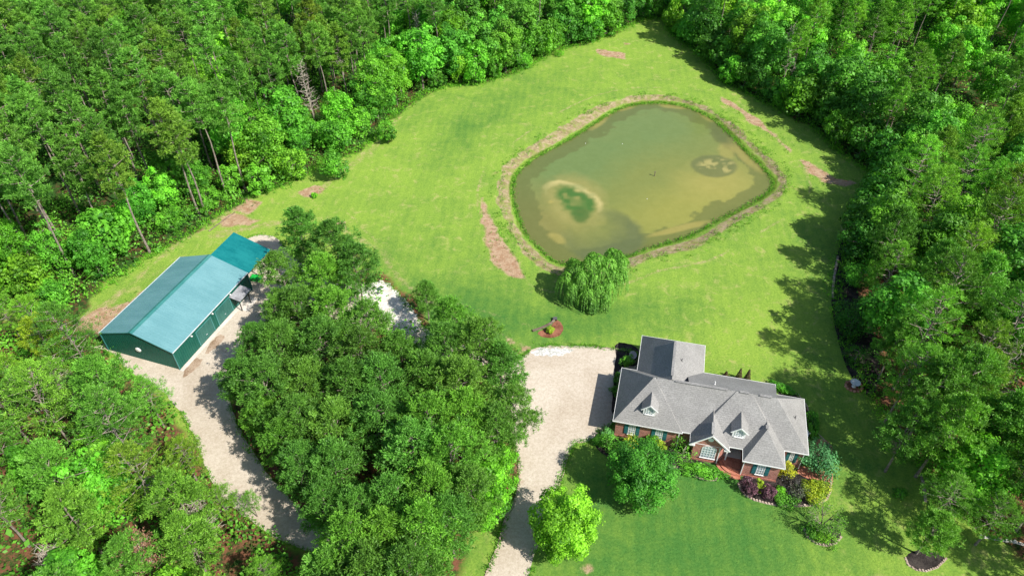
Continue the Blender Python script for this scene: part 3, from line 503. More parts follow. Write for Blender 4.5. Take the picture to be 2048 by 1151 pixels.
for s in (-1, 1): cp.add([(BW/2, -.03, BR_+.07), (BW/2+s*.42, -.03, BR_+.07-.42*k_), (BW/2+s*.42, BLn+.02, BR_+.07-.42*k_), (BW/2, BLn+.02, BR_+.07)], [(0, 1, 2, 3) if s > 0 else (3, 2, 1, 0)])
cp.build('ridge_cap', M['barn_cap'], barn)
wb = MB(); wb.prism([(.1, .1), (BW-.1, .1), (BW-.1, BLn-.1), (.1, BLn-.1)], 0, BE-.06)
for v in (.1, BLn-.1): wb.add([(.1, v, BE-.06), (BW-.1, v, BE-.06), (BW/2, v, BR_-.1)], [(0, 1, 2)])
for i in range(32): u = .25+i*(BW-.5)/31; wb.box(u-.02, u+.02, .07, .11, .02, BE+min(u, BW-u)*k_-.16)
for i in range(46):
    v = .25+i*(BLn-.5)/45
    if not (5.0 < v < 8.9 or 9.8 < v < 13.7): wb.box(BW-.11, BW-.07, v-.02, v+.02, .02, BE-.1)
wb.build('wall', M['barn_wall'], barn)
tr = MB(); tr.bar((0, -.02, BE-.05), (BW/2, -.02, BR_-.05), .05, .16).bar((BW/2-.01, -.02, BR_-.052), (BW, -.02, BE-.05), .05, .16).build('rake_board', M['barn_cap'], barn)
for u, v in ((.07, .07), (BW-.07, .07), (BW-.07, BLn-.07)): MB().box(u-.07, u+.07, v-.07, v+.07, 0, BE-.1).build('corner_board', M['barn_cap'], barn)
for v0_, v1_, a, b in ((5.15, 8.75, 5.06, 8.84), (9.9, 13.6, 9.81, 13.69)):
    tr = MB()
    for v in (v0_, v1_): tr.box(BW-.12, BW-.02, v-.09, v+.09, 0, 2.95)
    tr.box(BW-.12, BW-.015, a, b, 2.92, 3.06); tr.build('door_frame', M['barn_cap'], barn)
for a, b in ((5.24, 8.66), (9.99, 13.51)):
    g = MB(); g.box(BW-.13, BW-.08, a, b, .03, 2.92)
    for j in range(4):
        for i in range(6): g.box(BW-.09, BW-.06, a+.08+i*(b-a-.1)/6, a+(i+1)*(b-a-.1)/6-.02, .1+j*.71, .1+j*.71+.6)
    d_ = g.build('garage_door', M['barn_door'], barn); MB().box(BW-.06, BW-.02, (a+b)/2-.12, (a+b)/2+.12, .9, .97).build('handle', M['silver'], d_)
gt = MB(); gt.bar((-.04, 0, BE-.02), (-.04, BLn, BE-.02), .1, .1); gt.bar((BW+.04, 0, BE-.04), (BW+.04, BLn, BE-.04), .1, .1); gt.build('gutter', M['silver'], barn)
vn = MB(); vn.prism([(.5*math.cos(t), .42*math.sin(t)) for t in np.arange(0, 6.2, math.pi/4)], 0, .1); vn.prism([(.36*math.cos(t), .3*math.sin(t)) for t in np.arange(0, 6.2, math.pi/4)], .1, .16)
vn.v = [(6.6+x, .05-z, 2.25+y) for x, y, z in vn.v]; vn.build('wall_vent', M['white'], barn)
for v in (4.2, 9.35, 14.): MB().box(BW-.12, BW+.12, v-.1, v+.1, 3.1, 3.25).build('wall_lamp', M['white'], barn)
aw = empty('porch_awning', (0, 0, 0), 0, barn)
a_ = MB(); panel(a_, 15.25, 2.62, 13.3, 3.05, 13.55, 16.65, .08, 3.1, .01); a_.build('awning_roof', mottled('weathered_grey_roof', (.16, .16, .17), (.34, .34, .36), 1.2, .8, .3, 5), aw)
for v in (14.0, 16.3):
    MB().box(14.58, 14.7, v-.06, v+.06, 0, 2.68).build('post', M['brown_metal'], aw)
    MB().bar((14.64, v, 1.9), (15.15, v, 2.6), .07, .07).bar((14.64, v, 1.9), (13.9, v, 2.82), .07, .07).build('brace', M['brown_metal'], aw)
MB().box(13.2, 13.3, 14.6, 15.6, .05, 2.2).build('side_door', M['barn_door'], barn)
cr = MB(); panel(cr, BW+.1, BE-.1, BW/2+.05, BR_-.08, BLn+.03, 25.6, .07, .85, .02); cr.build('carport_roof', M['carport_roof'], barn)
for u in (7.1, 13.1):
    for v in (22.2, 25.3): MB().box(u-.08, u+.08, v-.08, v+.08, 0, BE+(BW-u)*k_-.2).build('carport_post', M['barn_wall'], barn)
MB().bar((13.3, 19.1, 3.5), (13.3, 25.6, 3.5), .06, .28).build('carport_beam', M['brown_metal'], barn)
# ================================================================== small things
gb_ = tag(empty('storage_box', (*bl(12.4, 21.4), 0), BA+.15), 'bright green flat topped storage box beside the open end of the barn', 'storage box')
MB().box(-.8, .8, -.55, .55, 0, .6).build('box_body', M['green_plastic'], gb_, bevel=.04)
MB().box(-.86, .86, -.6, .6, .6, .68).build('lid', M['green_plastic'], gb_, bevel=.02)
def dish(name, loc, az, label, r=.42, h=1.6):
    o = tag(empty(name, loc), label, 'satellite dish')
    p = MB(); p.tube([(0, 0, 0), (0, 0, h)], [.04, .04], 7); p.build('mast', M['silver'], o)
    v, f = [], []
    for i in range(6):
        q = i/5; 
        for k in range(18): t = k*math.pi/9; v.append((r*q*math.cos(t), r*q*math.sin(t), .18*q*q))
    for i in range(5):
        for k in range(18): f.append((i*18+k, i*18+(k+1) % 18, (i+1)*18+(k+1) % 18, (i+1)*18+k))
    mb = MB(); mb.add(v, f); d = mb.build('reflector', M['silver'], o); d.location = (0, 0, h+.1); d.rotation_euler = (R(50), 0, az)
    s_ = d.modifiers.new('thick', 'SOLIDIFY'); s_.thickness = .03
    a = MB(); a.tube([(0, -r*.95, .15), (0, -.1, .55)], [.02, .02], 6); a.box(-.05, .05, -.15, -.03, .5, .62); a.build('feed_arm', M['silver'], d)
    return o
dish('satellite_dish', (*G([(1263, 722)])[0], 0), R(25), 'round grey satellite dish on a pole by the shaded west wall of the house', .62, 1.3)
dish('satellite_dish', (*hl(25.1, 5.0), 0), R(60), 'white satellite dish standing against the right wall of the house', .5, 1.9)
pp = tag(empty('pond_post', (*G([(1309, 352)], WL)[0], WL)), 'short wooden post standing up out of the middle of the pond', 'post')
MB().tube([(0, 0, -1.5), (0, 0, .95)], [.09, .08], 8).build('post_shaft', M['wood'], pp); MB().box(-.13, .13, -.13, .13, .95, 1.03).build('post_cap', M['wood'], pp)
for (px_, lb) in (((1171, 287), 'small white float near the upper left shore of the pond'), ((1245, 288), 'tiny pale float in the open upper half of the pond'), ((1294, 398), 'tiny white float in the water below the pond post')):
    fm = bpy.data.meshes.new('float_buoy'); bm = MB(); n8 = 8
    bm.tube([(0, 0, -.12), (0, 0, -.02), (0, 0, .08), (0, 0, .15)], [.04, .07, .06, .02], 8); o = bm.build('float_buoy', M['white'], None, (*G([px_], WL)[0], WL)); tag(o, lb, 'float', 'floats on the pond')
# timber retaining wall in the small bed, drain, ornament, log
q = G(z5([(358, 92), (400, 78), (440, 58), (455, 42)])); tw = MB()
for k in range(3): tw.bar((*q[k], .16), (*q[k+1], .16), .22, .34)
tag(tw.build('timber_edging', M['wood']), 'low dark timber retaining edge above the little red mulch bed', 'retaining edge')
o = tag(empty('drain_box', (*q[3], 0)), 'small dark drain box at the end of the timber edge', 'drain box'); MB().box(-.3, .3, -.25, .25, 0, .35).build('box_body', M['brown_metal'], o); MB().box(-.34, .34, -.29, .29, .35, .42).build('grate', M['pipe'], o)
lg = MB(); a, b = G([(418, 463), (470, 425)]); lg.tube([(*a, .12), (*((a+b)/2), .16), (*b, .1)], [.11, .09, .05], 7); tag(lg.build('fallen_pole', M['wood']), 'thin fallen pole lying on the grass north of the barn', 'pole')
on = G(zr([(597, 1072)]))[0]; o = tag(empty('garden_ornament', (*on, 0)), 'white and pale blue garden ornament in a ring of stones by the east wood', 'garden ornament')
MB().tube([(0, 0, 0), (0, 0, .15), (0, 0, .7)], [.35, .16, .12], 10).build('pedestal', M['white'], o)
MB().tube([(0, 0, .68), (0, 0, .74), (0, 0, .92), (0, 0, .86)], [.14, .5, .72, .6], 14).build('basin', M['silver'], o)
edging([(on[0], on[1])], '') if False else None
rg = MB()
for k in range(14):
    t = k*.449; x, y = on[0]+1.15*math.cos(t), on[1]+1.*math.sin(t); s = random.uniform(.15, .25)
    rg.tube([(x, y, -.05), (x, y, s*.7), (x, y, s)], [s, s*.95, s*.5], 6)
tag(rg.build('stone_ring', mottled('terracotta_stone', (.3, .12, .07), (.5, .27, .18), 1, .9, .2, 6)), 'ring of orange stones around the white garden ornament', 'stone ring')
# patio chairs at the back corner
def chair(loc, rz, lb):
    o = tag(empty('garden_chair', (*loc, .04), rz), lb, 'chair', 'dark chairs on the brick patio')
    MB().box(-.25, .25, -.25, .25, .4, .45).build('seat', M['brown_metal'], o); MB().box(-.25, .25, .22, .27, .45, .95).build('backrest', M['brown_metal'], o)
    for x in (-.22, .22):
        for y in (-.22, .22): MB().box(x-.02, x+.02, y-.02, y+.02, 0, .4).build('leg', M['brown_metal'], o)
chair(hl(28.3, 4.6), 1.9, 'dark metal chair at the outer edge of the brick patio'); chair(hl(27.6, 3.9), 2.6, 'dark metal chair close to the blue green bush on the brick patio')
# ================================================================== plants
def tri_blades(Cn, out, nb, ln, wd, up_=.45, spread=.12, r=rng):
    n_ = len(Cn); d = r.normal(size=(n_, nb, 3))*.8+out[:, None, :]*.8; d[..., 2] += up_; d /= np.linalg.norm(d, axis=-1, keepdims=True)
    s = np.cross(d, r.normal(size=(n_, nb, 3))); s /= np.linalg.norm(s, axis=-1, keepdims=True)+1e-9
    l_ = ln*r.uniform(.7, 1.2, (n_, nb, 1)); b = Cn[:, None, :]+r.normal(size=(n_, nb, 3))*spread
    V = np.stack([b-s*wd*.35, b+d*l_*.6-s*wd/2, b+d*l_, b+d*l_*.6+s*wd/2], 2).reshape(-1, 3)
    return V, np.arange(len(V)).reshape(-1, 4)
def leaf_quads(Cn, nrm, size, r=rng, flat=.55):
    n_ = len(Cn); nn = nrm+r.normal(size=(n_, 3))*flat; nn /= np.linalg.norm(nn, axis=1, keepdims=True)+1e-9
    a = np.cross(nn, r.normal(size=(n_, 3))); a /= np.linalg.norm(a, axis=1, keepdims=True)+1e-9; b = np.cross(nn, a)
    s = size*np.exp(r.normal(-.08, .33, (n_, 1))); V = np.stack([Cn-a*s*.5, Cn-b*s*.33, Cn+a*s*.5, Cn+b*s*.33], 1).reshape(-1, 3)
    return V, np.arange(len(V)).reshape(-1, 4)
def pine_crown(h, hb, Rm, nbr, ntuft, nb, ln, wd, seed, flat=.6, sp=.1):
    r = np.random.default_rng(seed); Cs, O, T = [], [], []; br = []
    for i in range(nbr):
        f = (i+.5)/nbr; z = hb+(h-hb)*f**.85; rad = Rm*(1-f**2.3*.93)*(.45+.55*min(1, f/.22))*r.uniform(.72, 1.15); az = i*2.399+r.uniform(-.4, .4)
        rise = (.12+.5*f)*rad; e = np.array([rad*math.cos(az), rad*math.sin(az), rise]); br.append((z, e))
        tb = r.uniform(.3, .6)
        k = max(4, int(ntuft*(.35+.65*rad/Rm)))
        for j in range(k):
            t = r.uniform(.28, 1.02)**.75; side = r.normal(0, .17*rad*t+.15); p = np.array([0, 0, z])+e*t+np.array([-math.sin(az), math.cos(az), 0])*side+np.array([0, 0, r.normal(.1, .2)])
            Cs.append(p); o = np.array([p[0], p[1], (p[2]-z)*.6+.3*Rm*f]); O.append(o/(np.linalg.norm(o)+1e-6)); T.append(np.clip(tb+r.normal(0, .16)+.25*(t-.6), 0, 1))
    Cs += [np.array([0, 0, h-.3]), np.array([.2, 0, h-.8]), np.array([-.2, .1, h-1.2])]; O += [np.array([0, 0, 1.])]*3; T += [.6]*3
    Cs, O, T = np.array(Cs), np.array(O), np.array(T); V, F = tri_blades(Cs, O*.8, nb, ln, wd, .5, sp, r)
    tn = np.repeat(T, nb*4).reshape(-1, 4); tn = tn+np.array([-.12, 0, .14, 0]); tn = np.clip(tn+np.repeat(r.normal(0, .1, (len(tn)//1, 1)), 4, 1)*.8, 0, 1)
    return np_mesh('pine_crown', V, F, {'tone': tn.ravel()}), br
def trunk_mesh(h, r0, br, seed, bn=.5, lean=.25):
    r = np.random.default_rng(seed); mb = MB(); m = 8
    pts = [(lean*math.sin(i*.9+seed)*(i/m), lean*math.cos(i*.7+seed)*(i/m), h*i/m-(.3 if i == 0 else 0)) for i in range(m+1)]; mb.tube(pts, [r0*(1.25 if i == 0 else 1)*(1-.82*i/m) for i in range(m+1)], 7)
    for z, e in br:
        if r.random() < bn:
            c = (pts[min(m, int(z/h*m))][0], pts[min(m, int(z/h*m))][1], z); mb.tube([c, (c[0]+e[0]*.5, c[1]+e[1]*.5, z+e[2]*.35), (c[0]+e[0]*.92, c[1]+e[1]*.92, z+e[2]*.85)], [.075, .05, .02], 4, False)
    me = bpy.data.meshes.new('trunk'); me.from_pydata(mb.v, [], mb.f); return me
def broad_crown(h, hb, Rm, nl, per, leaf, seed, top=.5, rl=.36, flat=.5):
    r = np.random.default_rng(seed); Vs, Ts, br = [], [], []; n_ = 0
    for i in range(nl):
        ph = 2.399*i+r.uniform(-.3, .3); q = (i+.5)/nl; zz = 1-2*q*.93; rr = math.sqrt(max(0, 1-zz*zz)); k = r.uniform(.42, 1.02)
        c = np.array([rr*math.cos(ph)*Rm*k, rr*math.sin(ph)*Rm*k, hb+(h-hb)*(.5+.5*zz*k)]); lr = Rm*rl*r.uniform(.5, 1.2); br.append((c[2]-.25*Rm, np.array([c[0], c[1], .1*Rm])))
        m = int(per*(lr/(Rm*rl))**2); d = r.normal(size=(m, 3)); d[:, 2] = d[:, 2]*.9+.35; d += (c-np.array([0, 0, hb+(h-hb)*.45]))/Rm*.7; d /= np.linalg.norm(d, axis=1, keepdims=True)
        p = c+d*lr*np.clip(r.normal(.92, .2, (m, 1)), .4, 1.5)*np.array([1, 1, .85]); V, _ = leaf_quads(p, d+np.array([0, 0, .35]), leaf, r, flat); Vs.append(V)
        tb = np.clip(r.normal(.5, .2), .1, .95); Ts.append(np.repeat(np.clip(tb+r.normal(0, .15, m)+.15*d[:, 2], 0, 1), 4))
    V = np.vstack(Vs); return np_mesh('leaf_crown', V, np.arange(len(V)).reshape(-1, 4), {'tone': np.concatenate(Ts)}), br
PR = {}
for k in range(6):
    s = 100+k; h = 22+k % 3; c, b = pine_crown(h, h*(.5+.05*(k % 3)), 3.0+.35*(k % 3), 34, 15, 16, .55, .13, s); PR['fpine', k] = (c, trunk_mesh(h, .2, b, s, .6, .5), h)
for k in range(6):
    s = 200+k; h = 16+k % 3; c, b = pine_crown(h, h*.3, 3.9+.35*(k % 3), 46, 24, 15, .46, .12, s, sp=.14); PR['gpine', k] = (c, trunk_mesh(h, .2, b, s, .5, .3), h)
for k in range(4):
    s = 300+k; h = 17+k % 3; c, b = pine_crown(h, h*.35, 4.4+.3*(k % 3), 44, 18, 15, .42, .085, s, sp=.12); PR['spine', k] = (c, trunk_mesh(h, .2, b, s, .95, .5), h)
for k in range(5):
    s = 400+k; h = 13+1.5*(k % 3); c, b = broad_crown(h, 1.2, 3.6+.4*(k % 3), 60, 170, .42, s); PR['broad', k] = (c, trunk_mesh(h*.85, .2, b, s, .5), h)
for k in range(3):
    s = 500+k; h = 4.6+.6*k; c, b = broad_crown(h, .1, 2.1+.2*k, 34, 110, .34, s, rl=.4); PR['young', k] = (c, trunk_mesh(h*.8, .08, b, s, .4, .1), h)
c, b = broad_crown(9.4, .8, 4.3, 150, 220, .25, 601, rl=.22); PR['oak', 0] = (c, trunk_mesh(7.5, .28, b, 601, .6), 9.2)
c, b = broad_crown(9.6, .9, 3.7, 130, 220, .26, 602, rl=.25); PR['oak', 1] = (c, trunk_mesh(7.2, .22, b, 602, .6), 8.8)
trees = []
def tree(kind, var, x, y, label, cat, group=None, s=1., color=(1, 1, 1), name=None, z=-.05, rz=None, lean=0., sz=1.):
    c, tm, h = PR[kind, var]; nm = name or {'fpine': 'pine_tree', 'gpine': 'pine_tree', 'spine': 'pine_tree', 'broad': 'broadleaf_tree', 'young': 'young_tree', 'oak': 'broadleaf_tree'}[kind]
    o = empty(nm, (x, y, z), random.uniform(0, 6.28) if rz is None else rz); o.scale = (s, s, s*sz); o.rotation_euler.x = random.gauss(0, .02)+lean; o.rotation_euler.y = random.gauss(0, .02)
    cr_ = link('crown', c, M['pine'] if kind in ('fpine', 'gpine', 'spine') else M['leaf'], o); cr_.color = (*color, 1); link('trunk', tm, M['bark'], o)
    tag(o, label, cat, group); trees.append((x, y)); return o
def tint(base=(1, 1, 1), v=.14, hue=.12):
    b_ = 1+random.gauss(0, v); h_ = max(-.04, random.gauss(0, hue)); return (max(.3, base[0]*b_*(1+h_*1.5)), max(.3, base[1]*b_), max(.3, base[2]*b_*(1-h_*.6)))
def where(x, y, z): return '@%.1f,%.1f' % proj(x, y, z)[:2]     # the place of a crown, put into words by name_by_rows() once all trees stand
def crown_at(px, py, zc): return at(px, py, zc)[:2]
# ------------------------------------------------------------------ woods
def inside(poly, x, y): return sdist(np.array([[x, y]]), poly)[0]
def scatter(poly, dmin, keep, tries, seed, zc=14., fr=(-170, 2360, -60, 1420), inset=1.5, ex=None, bounds=None):
    r = np.random.default_rng(seed); lo = poly.min(0) if bounds is None else bounds[0]; hi = poly.max(0) if bounds is None else bounds[1]
    Q = r.uniform(lo, hi, (tries, 2)); sdv = sdist(Q, poly); Q = Q[sdv < -inset]; out = list(ex or []); n0 = len(out); grid = {}
    cs = dmin
    def put(p): grid.setdefault((int(p[0]//cs), int(p[1]//cs)), []).append(p)
    for p in out: put(p)
    for p in Q:
        X_, Y_ = proj(p[0], p[1], zc)
        if not (fr[0] < X_ < fr[1] and fr[2] < Y_ < fr[3]) or not keep(p, X_, Y_): continue
        g = (int(p[0]//cs), int(p[1]//cs)); ok = True
        for a in (-1, 0, 1):
            for b in (-1, 0, 1):
                for q_ in grid.get((g[0]+a, g[1]+b), ()):
                    if (q_[0]-p[0])**2+(q_[1]-p[1])**2 < dmin*dmin: ok = False
        if ok: out.append(tuple(p)); put(p)
    return out[n0:]
LEFT_G, TOP_G, RIGHT_G = 'trees of the wood on the left', 'trees of the wood above the pond', 'trees of the wood on the right'
fixed = []
# young trees along the left wood's edge, one by one
young = [(525, 385, 1.25, 'round bright young tree at the wood edge just above the bare pink soil patch'), (592, 357, 1.2, 'dense young tree at the wood edge left of the lone bush on the lawn'),
 (672, 358, 1.0, 'lone leafy bush standing clear of the wood on the lawn edge'), (777, 284, .95, 'round light green bush furthest right along the left wood edge'),
 (722, 272, 1.2, 'leafy young tree second from the right end of the left wood edge'), (682, 305, 1.25, 'leafy young tree between the lone bush and the wood corner'), (640, 292, 1.15, 'young tree tucked behind the gap in the left wood edge'),
 (225, 520, 1.9, 'big bright leafy tree at the wood edge north of the barn'), (122, 612, .9, 'small round bush at the lower left end of the wood edge'), (465, 380, 1.1, 'young leafy tree beside the bare trunks at the wood edge'),
 (420, 418, .9, 'low bush at the foot of the tall bare trunks'), (345, 462, .8, 'small yellow green bush at the wood edge right of the leaning trunk'), (700, 240, 1.2, 'light green young tree inside the corner of the left wood')]
for i, (a, b, s, lb) in enumerate(young):
    x, y = G([(a, b)])[0]; tree('young', i % 3, x, y, lb, 'young tree', None, s*.95, tint((1.1, 1.15, .9), .1, .08), sz=1.1); fixed.append((x, y))
# tall bare trunked pines on the left edge
edge_pines = [(300, 505, 1.08, 'tall pine with a long bare grey trunk leaning over the grass north of the barn'), (240, 405, 1.0, 'slender pine with a bare trunk showing behind the leaning pine'), (162, 432, 1.02, 'pine whose bare trunk shows left of the big bright leafy tree'),
 (412, 428, 1.0, 'pine with a thin bare trunk at the wood edge by the bare soil'), (400, 432, 1.04, 'pine with a thin trunk close to its twin at the wood edge'), (455, 392, 1.0, 'pine with a bare trunk right above the pink soil patch'), (52, 472, 1.02, 'pine with a pale bare trunk near the left edge of the photo'),
 (490, 378, .98, 'pine standing just left of the round bright young tree'), (665, 245, .95, 'thin pine with pale twin trunks near the wood corner'), (700, 228, .95, 'thin pale trunked pine at the wood corner'), (720, 222, .97, 'thin pine at the very corner of the left wood'), (744, 215, .95, 'last thin pine at the right end of the left wood')]
for i, (a, b, s, lb) in enumerate(edge_pines):
    x, y = G([(a, b)])[0]; tree('fpine', i % 6, x, y, lb, 'pine tree', None, s, tint((1, 1, 1), .08)); fixed.append((x, y))
bnd = (np.array([-175., 22.]), np.array([175., 262.]))
def leftk(p, X_, Y_): return proj(p[0], p[1], 0)[0] < 850
def topk(p, X_, Y_): return 850 <= proj(p[0], p[1], 0)[0] < 1330 and p[1] > 130
def rightk(p, X_, Y_): return proj(p[0], p[1], 0)[0] >= 1330 or (proj(p[0], p[1], 0)[0] > 1200 and p[1] < 130)
def edge_d(p): return -inside(forest_poly, p[0], p[1])
L_ = scatter(forest_poly, 5.6, leftk, 26000, 11, 15, ex=fixed, bounds=bnd)
for i, (x, y) in enumerate(L_):
    gx_, gy_ = proj(x, y, 0); e = edge_d((x, y)); far = 'deep inside' if e > 25 else 'near the front of'
    if gy_ > 530 and gx_ < 150 or gx_ < 0 and gy_ > 430 or random.random() < .2 or (e < 8 and random.random() < .65):
        low = gy_ > 500 and gx_ < 150
        tree('young' if low or random.random() < .25 else 'broad', random.randrange(3) , x, y, ('leafy tree of the left wood, ' if not low else 'yellow green scrub tree of the left edge, ')+where(x, y, 7), 'leafy tree', LEFT_G+(' scrub' if low else ' '+far.split()[0]+' leafy'), random.uniform(.8, 1.15)*(1.35 if low else 1.05), tint((1.25, 1.2, .8) if low else (1.05, 1.15, .9), .18))
    else:
        tree('fpine', random.randrange(6), x, y, 'tall thin pine of the left wood, '+where(x, y, 16), 'pine tree', LEFT_G+' '+far.split()[0], random.uniform(.86, 1.1), tint((.95, .98, 1), .15))
T_ = scatter(forest_poly, 5.6, topk, 16000, 12, 13, ex=fixed+L_, bounds=bnd)
for i, (x, y) in enumerate(T_):
    e = edge_d((x, y))
    if random.random() < .8 or e < 6: tree('broad', random.randrange(5), x, y, 'leafy tree of the wood above the pond, '+where(x, y, 8), 'leafy tree', TOP_G, random.uniform(.95, 1.3), tint((.8, .9, .9) if random.random() < .75 else (1.4, 1.4, .8), .16))
    else: tree('fpine', random.randrange(6), x, y, 'pine in the wood above the pond, '+where(x, y, 15), 'pine tree', TOP_G+' pines', random.uniform(.85, 1.), tint((.9, .95, 1), .12))
R_ = scatter(forest_poly, 5.7, rightk, 26000, 13, 13, ex=fixed+T_, bounds=bnd, inset=2.6)
for i, (x, y) in enumerate(R_):
    gx_, gy_ = proj(x, y, 0); e = edge_d((x, y)); cx_, cy_ = proj(x, y, 10)
    if math.hypot((cx_-1850)/60, (cy_-110)/45) < 1 or (cx_ > 1900 and 40 < cy_ < 190 and random.random() < .6): continue
    if gy_ < 330:
        if random.random() < (.8 if e < 14 else .45): tree('broad', random.randrange(5), x, y, 'leafy tree of the upper right wood, '+where(x, y, 8), 'leafy tree', RIGHT_G+' upper leafy', random.uniform(.9, 1.25), tint((.85, .95, .9) if e < 12 else (1.2, 1.25, .8), .18))
        else: tree('fpine', random.randrange(6), x, y, 'thin pine of the upper right wood, '+where(x, y, 14), 'pine tree', RIGHT_G+' upper', random.uniform(.75, .95), tint((1.05, 1.1, .9), .15))
    elif gy_ < 800:
        k = random.random()
        if k < .42: tree('spine', random.randrange(4), x, y, 'feathery pine of the right wood, '+where(x, y, 12), 'pine tree', RIGHT_G+' middle', random.uniform(.85, 1.1), tint((1.1, 1.15, .9), .15))
        elif k < .65: tree('gpine', random.randrange(6), x, y, 'dense dark pine of the right wood, '+where(x, y, 12), 'pine tree', RIGHT_G+' middle dark', random.uniform(.85, 1.05), tint((.95, 1, 1), .15))
        else: tree('broad', random.randrange(5), x, y, 'leafy tree of the right wood, '+where(x, y, 8), 'leafy tree', RIGHT_G+' middle leafy', random.uniform(.85, 1.15), tint((.95, 1.1, .9), .18))
    else: tree('spine' if random.random() < .5 else 'gpine', random.randrange(4), x, y, 'pine of the lower right wood, '+where(x, y, 11), 'pine tree', RIGHT_G+' lower', random.uniform(.8, .98), tint((1, 1.05, .95), .13))
# low leafy trees skirting the woods above and right of the pond
lk = scatter(forest_poly, 4.3, lambda p, a, b: proj(p[0], p[1], 0)[0] < 830 and b < 520 and 2. < -inside(forest_poly, *p) < 9, 60000, 62, 4, inset=.3, bounds=bnd, ex=fixed)
for x, y in lk:
    s = random.uniform(.5, .82); tree('broad', random.randrange(5), x, y, 'leafy tree of the left wood front, '+where(x, y, 5), 'leafy tree', 'leafy trees in front of the pines of the left wood', s, tint((.85, 1.05, .85) if random.random() < .6 else (1.2, 1.25, .8), .15), sz=random.uniform(.85, 1.25))
sk = scatter(forest_poly, 3.3, lambda p, a, b: (p[0] > -20 and p[1] > 120 or p[0] > 60) and 95 < p[1] and .3 < -inside(forest_poly, *p) < 3.2, 60000, 61, 2, inset=.3, bounds=bnd)
for x, y in sk:
    k = random.random(); s = random.uniform(.8, 1.5)
    tree('young', random.randrange(3), x, y, 'low leafy edge tree of the woods, '+where(x, y, 3), 'young tree', 'low trees skirting the woods', s, tint((.62, .75, .75) if k < .7 else (1.1, 1.15, .8), .15), sz=random.uniform(.9, 1.5))
# lower right, one by one (crown centres in the photo)
lr = [('gpine', 4, 1815, 865, 0.8, 'dense dark pine just below the garden ornament', (.9, .95, 1)), ('gpine', 2, 1865, 790, 0.9, 'dense pine right of the garden ornament', (.9, .95, 1)), ('gpine', 5, 1935, 780, 0.95, 'dense pine above the smooth bright green leafy tree', (.9, .95, 1)), ('gpine', 0, 2005, 860, 0.95, 'dense pine at the right edge above the smooth leafy tree', (.9, .95, 1)), ('gpine', 3, 1790, 690, 0.75, 'dense dark pine beside the long dark bed', (.9, .95, 1)), ('gpine', 2, 2035, 960, 0.85, 'dense pine cut by the right edge of the photo', (.9, .95, 1)), ('spine', 0, 1815, 760, .9, 'broad feathery pine leaning over the dark bed beside the garden ornament', (1, 1.05, .95)), ('gpine', 1, 1890, 860, .95, 'dense pine beside the strip of bare red soil', (1, 1.05, .95)), ('broad', 1, 1960, 930, .85, 'smooth bright green leafy tree standing in the dark gap between pines', (1.15, 1.3, .8)),
 ('spine', 2, 1900, 1000, .7, 'feathery pine on the point of the mulch bed at the lower right lawn corner', (1.05, 1.1, .95)), ('gpine', 3, 1865, 1062, .72, 'smaller feathery pine rooted in the reddish lawn corner bed', (1., 1.05, .9)), ('spine', 1, 1990, 1040, .7, 'feathery pine beside the white kerb at the right edge', (1., 1.05, .95))]
for k, v, a, b, s, lb, cl in lr:
    q_ = .72 if b > 950 else 1.; h = PR[k, v][2]*s*q_; x, y = crown_at(a, b, h*.6); tree(k, v, x, y, lb, 'pine tree' if k != 'broad' else 'leafy tree', None, s, tint(cl, .05, .03), sz=q_)
# ------------------------------------------------------------------ the grove between barn and driveway (crown centres)
gr = [(600,465,1.,'pine at the northern tip of the grove, nearest the carport roof'),(672,492,1.05,'pine on the upper right shoulder of the grove beside the lawn'),(565,548,.85,None),(640,555,.95,None),(712,535,.95,'pine reaching toward the open lawn above the patch of gravel'),
 (555,630,.7,'pine overhanging the gravel beside the awning of the barn'),(598,622,.95,None),(668,628,.95,None),(740,655,.9,None),(852,592,.62,'small dark pine standing apart at the edge of the lawn by the gravel'),(905,640,.85,None),
 (512,690,.75,'pine facing the garage doors of the barn'),(560,700,1.,None),(642,695,1.,None),(722,715,.95,None),(800,705,.85,None),(890,700,.95,None),(965,690,.95,'pine at the upper right corner of the grove above the driveway'),(1000,735,.9,None),
 (478,760,.75,'westernmost pine of the grove beside the gravel track'),(530,780,1.,None),(610,775,1.,None),(690,775,1.,None),(770,770,.95,None),(850,760,1.,None),(925,765,1.,None),(1030,820,.8,'thin edged pine leaning out over the parking pad'),
 (520,825,.75,None),(572,880,.8,None),(600,850,.9,None),(670,855,1.,None),(752,850,1.,None),(850,850,1.,None),(930,835,1.,None),(990,860,.85,None),
 (608,935,.8,'pine on the left edge of the grove over the narrow gravel track'),(668,935,.95,None),(830,900,1.05,'tall pine right of the dark gap in the middle of the grove'),(900,920,1.,None),(790,1000,.95,None),
 (652,1010,.8,None),(715,1020,.75,None),(860,990,1.,None),(930,985,.9,None),(700,1095,.95,None),(770,1075,1.,None),(845,1065,1.,None),(900,1040,.85,None),(660,1150,.9,None),(740,1160,1.,None),(825,1145,1.,'pine at the lower right end of the grove by the strip of lawn'),(780,1210,1.,None),(700,1220,1.,None)]
for i, (a, b, s, lb) in enumerate(gr):
    v = i % 6; h = PR['gpine', v][2]*s*.8; x, y = crown_at(a, b, h*.66)
    tree('gpine', v, x, y, lb or 'dense pine of the middle grove, @%.1f,%.1f' % (a, b), 'pine tree', 'pines of the grove between barn and driveway', s, tint((.78, .86, .9) if random.random() < .75 else (1.05, 1.1, .85), .1, .07), sz=.8)
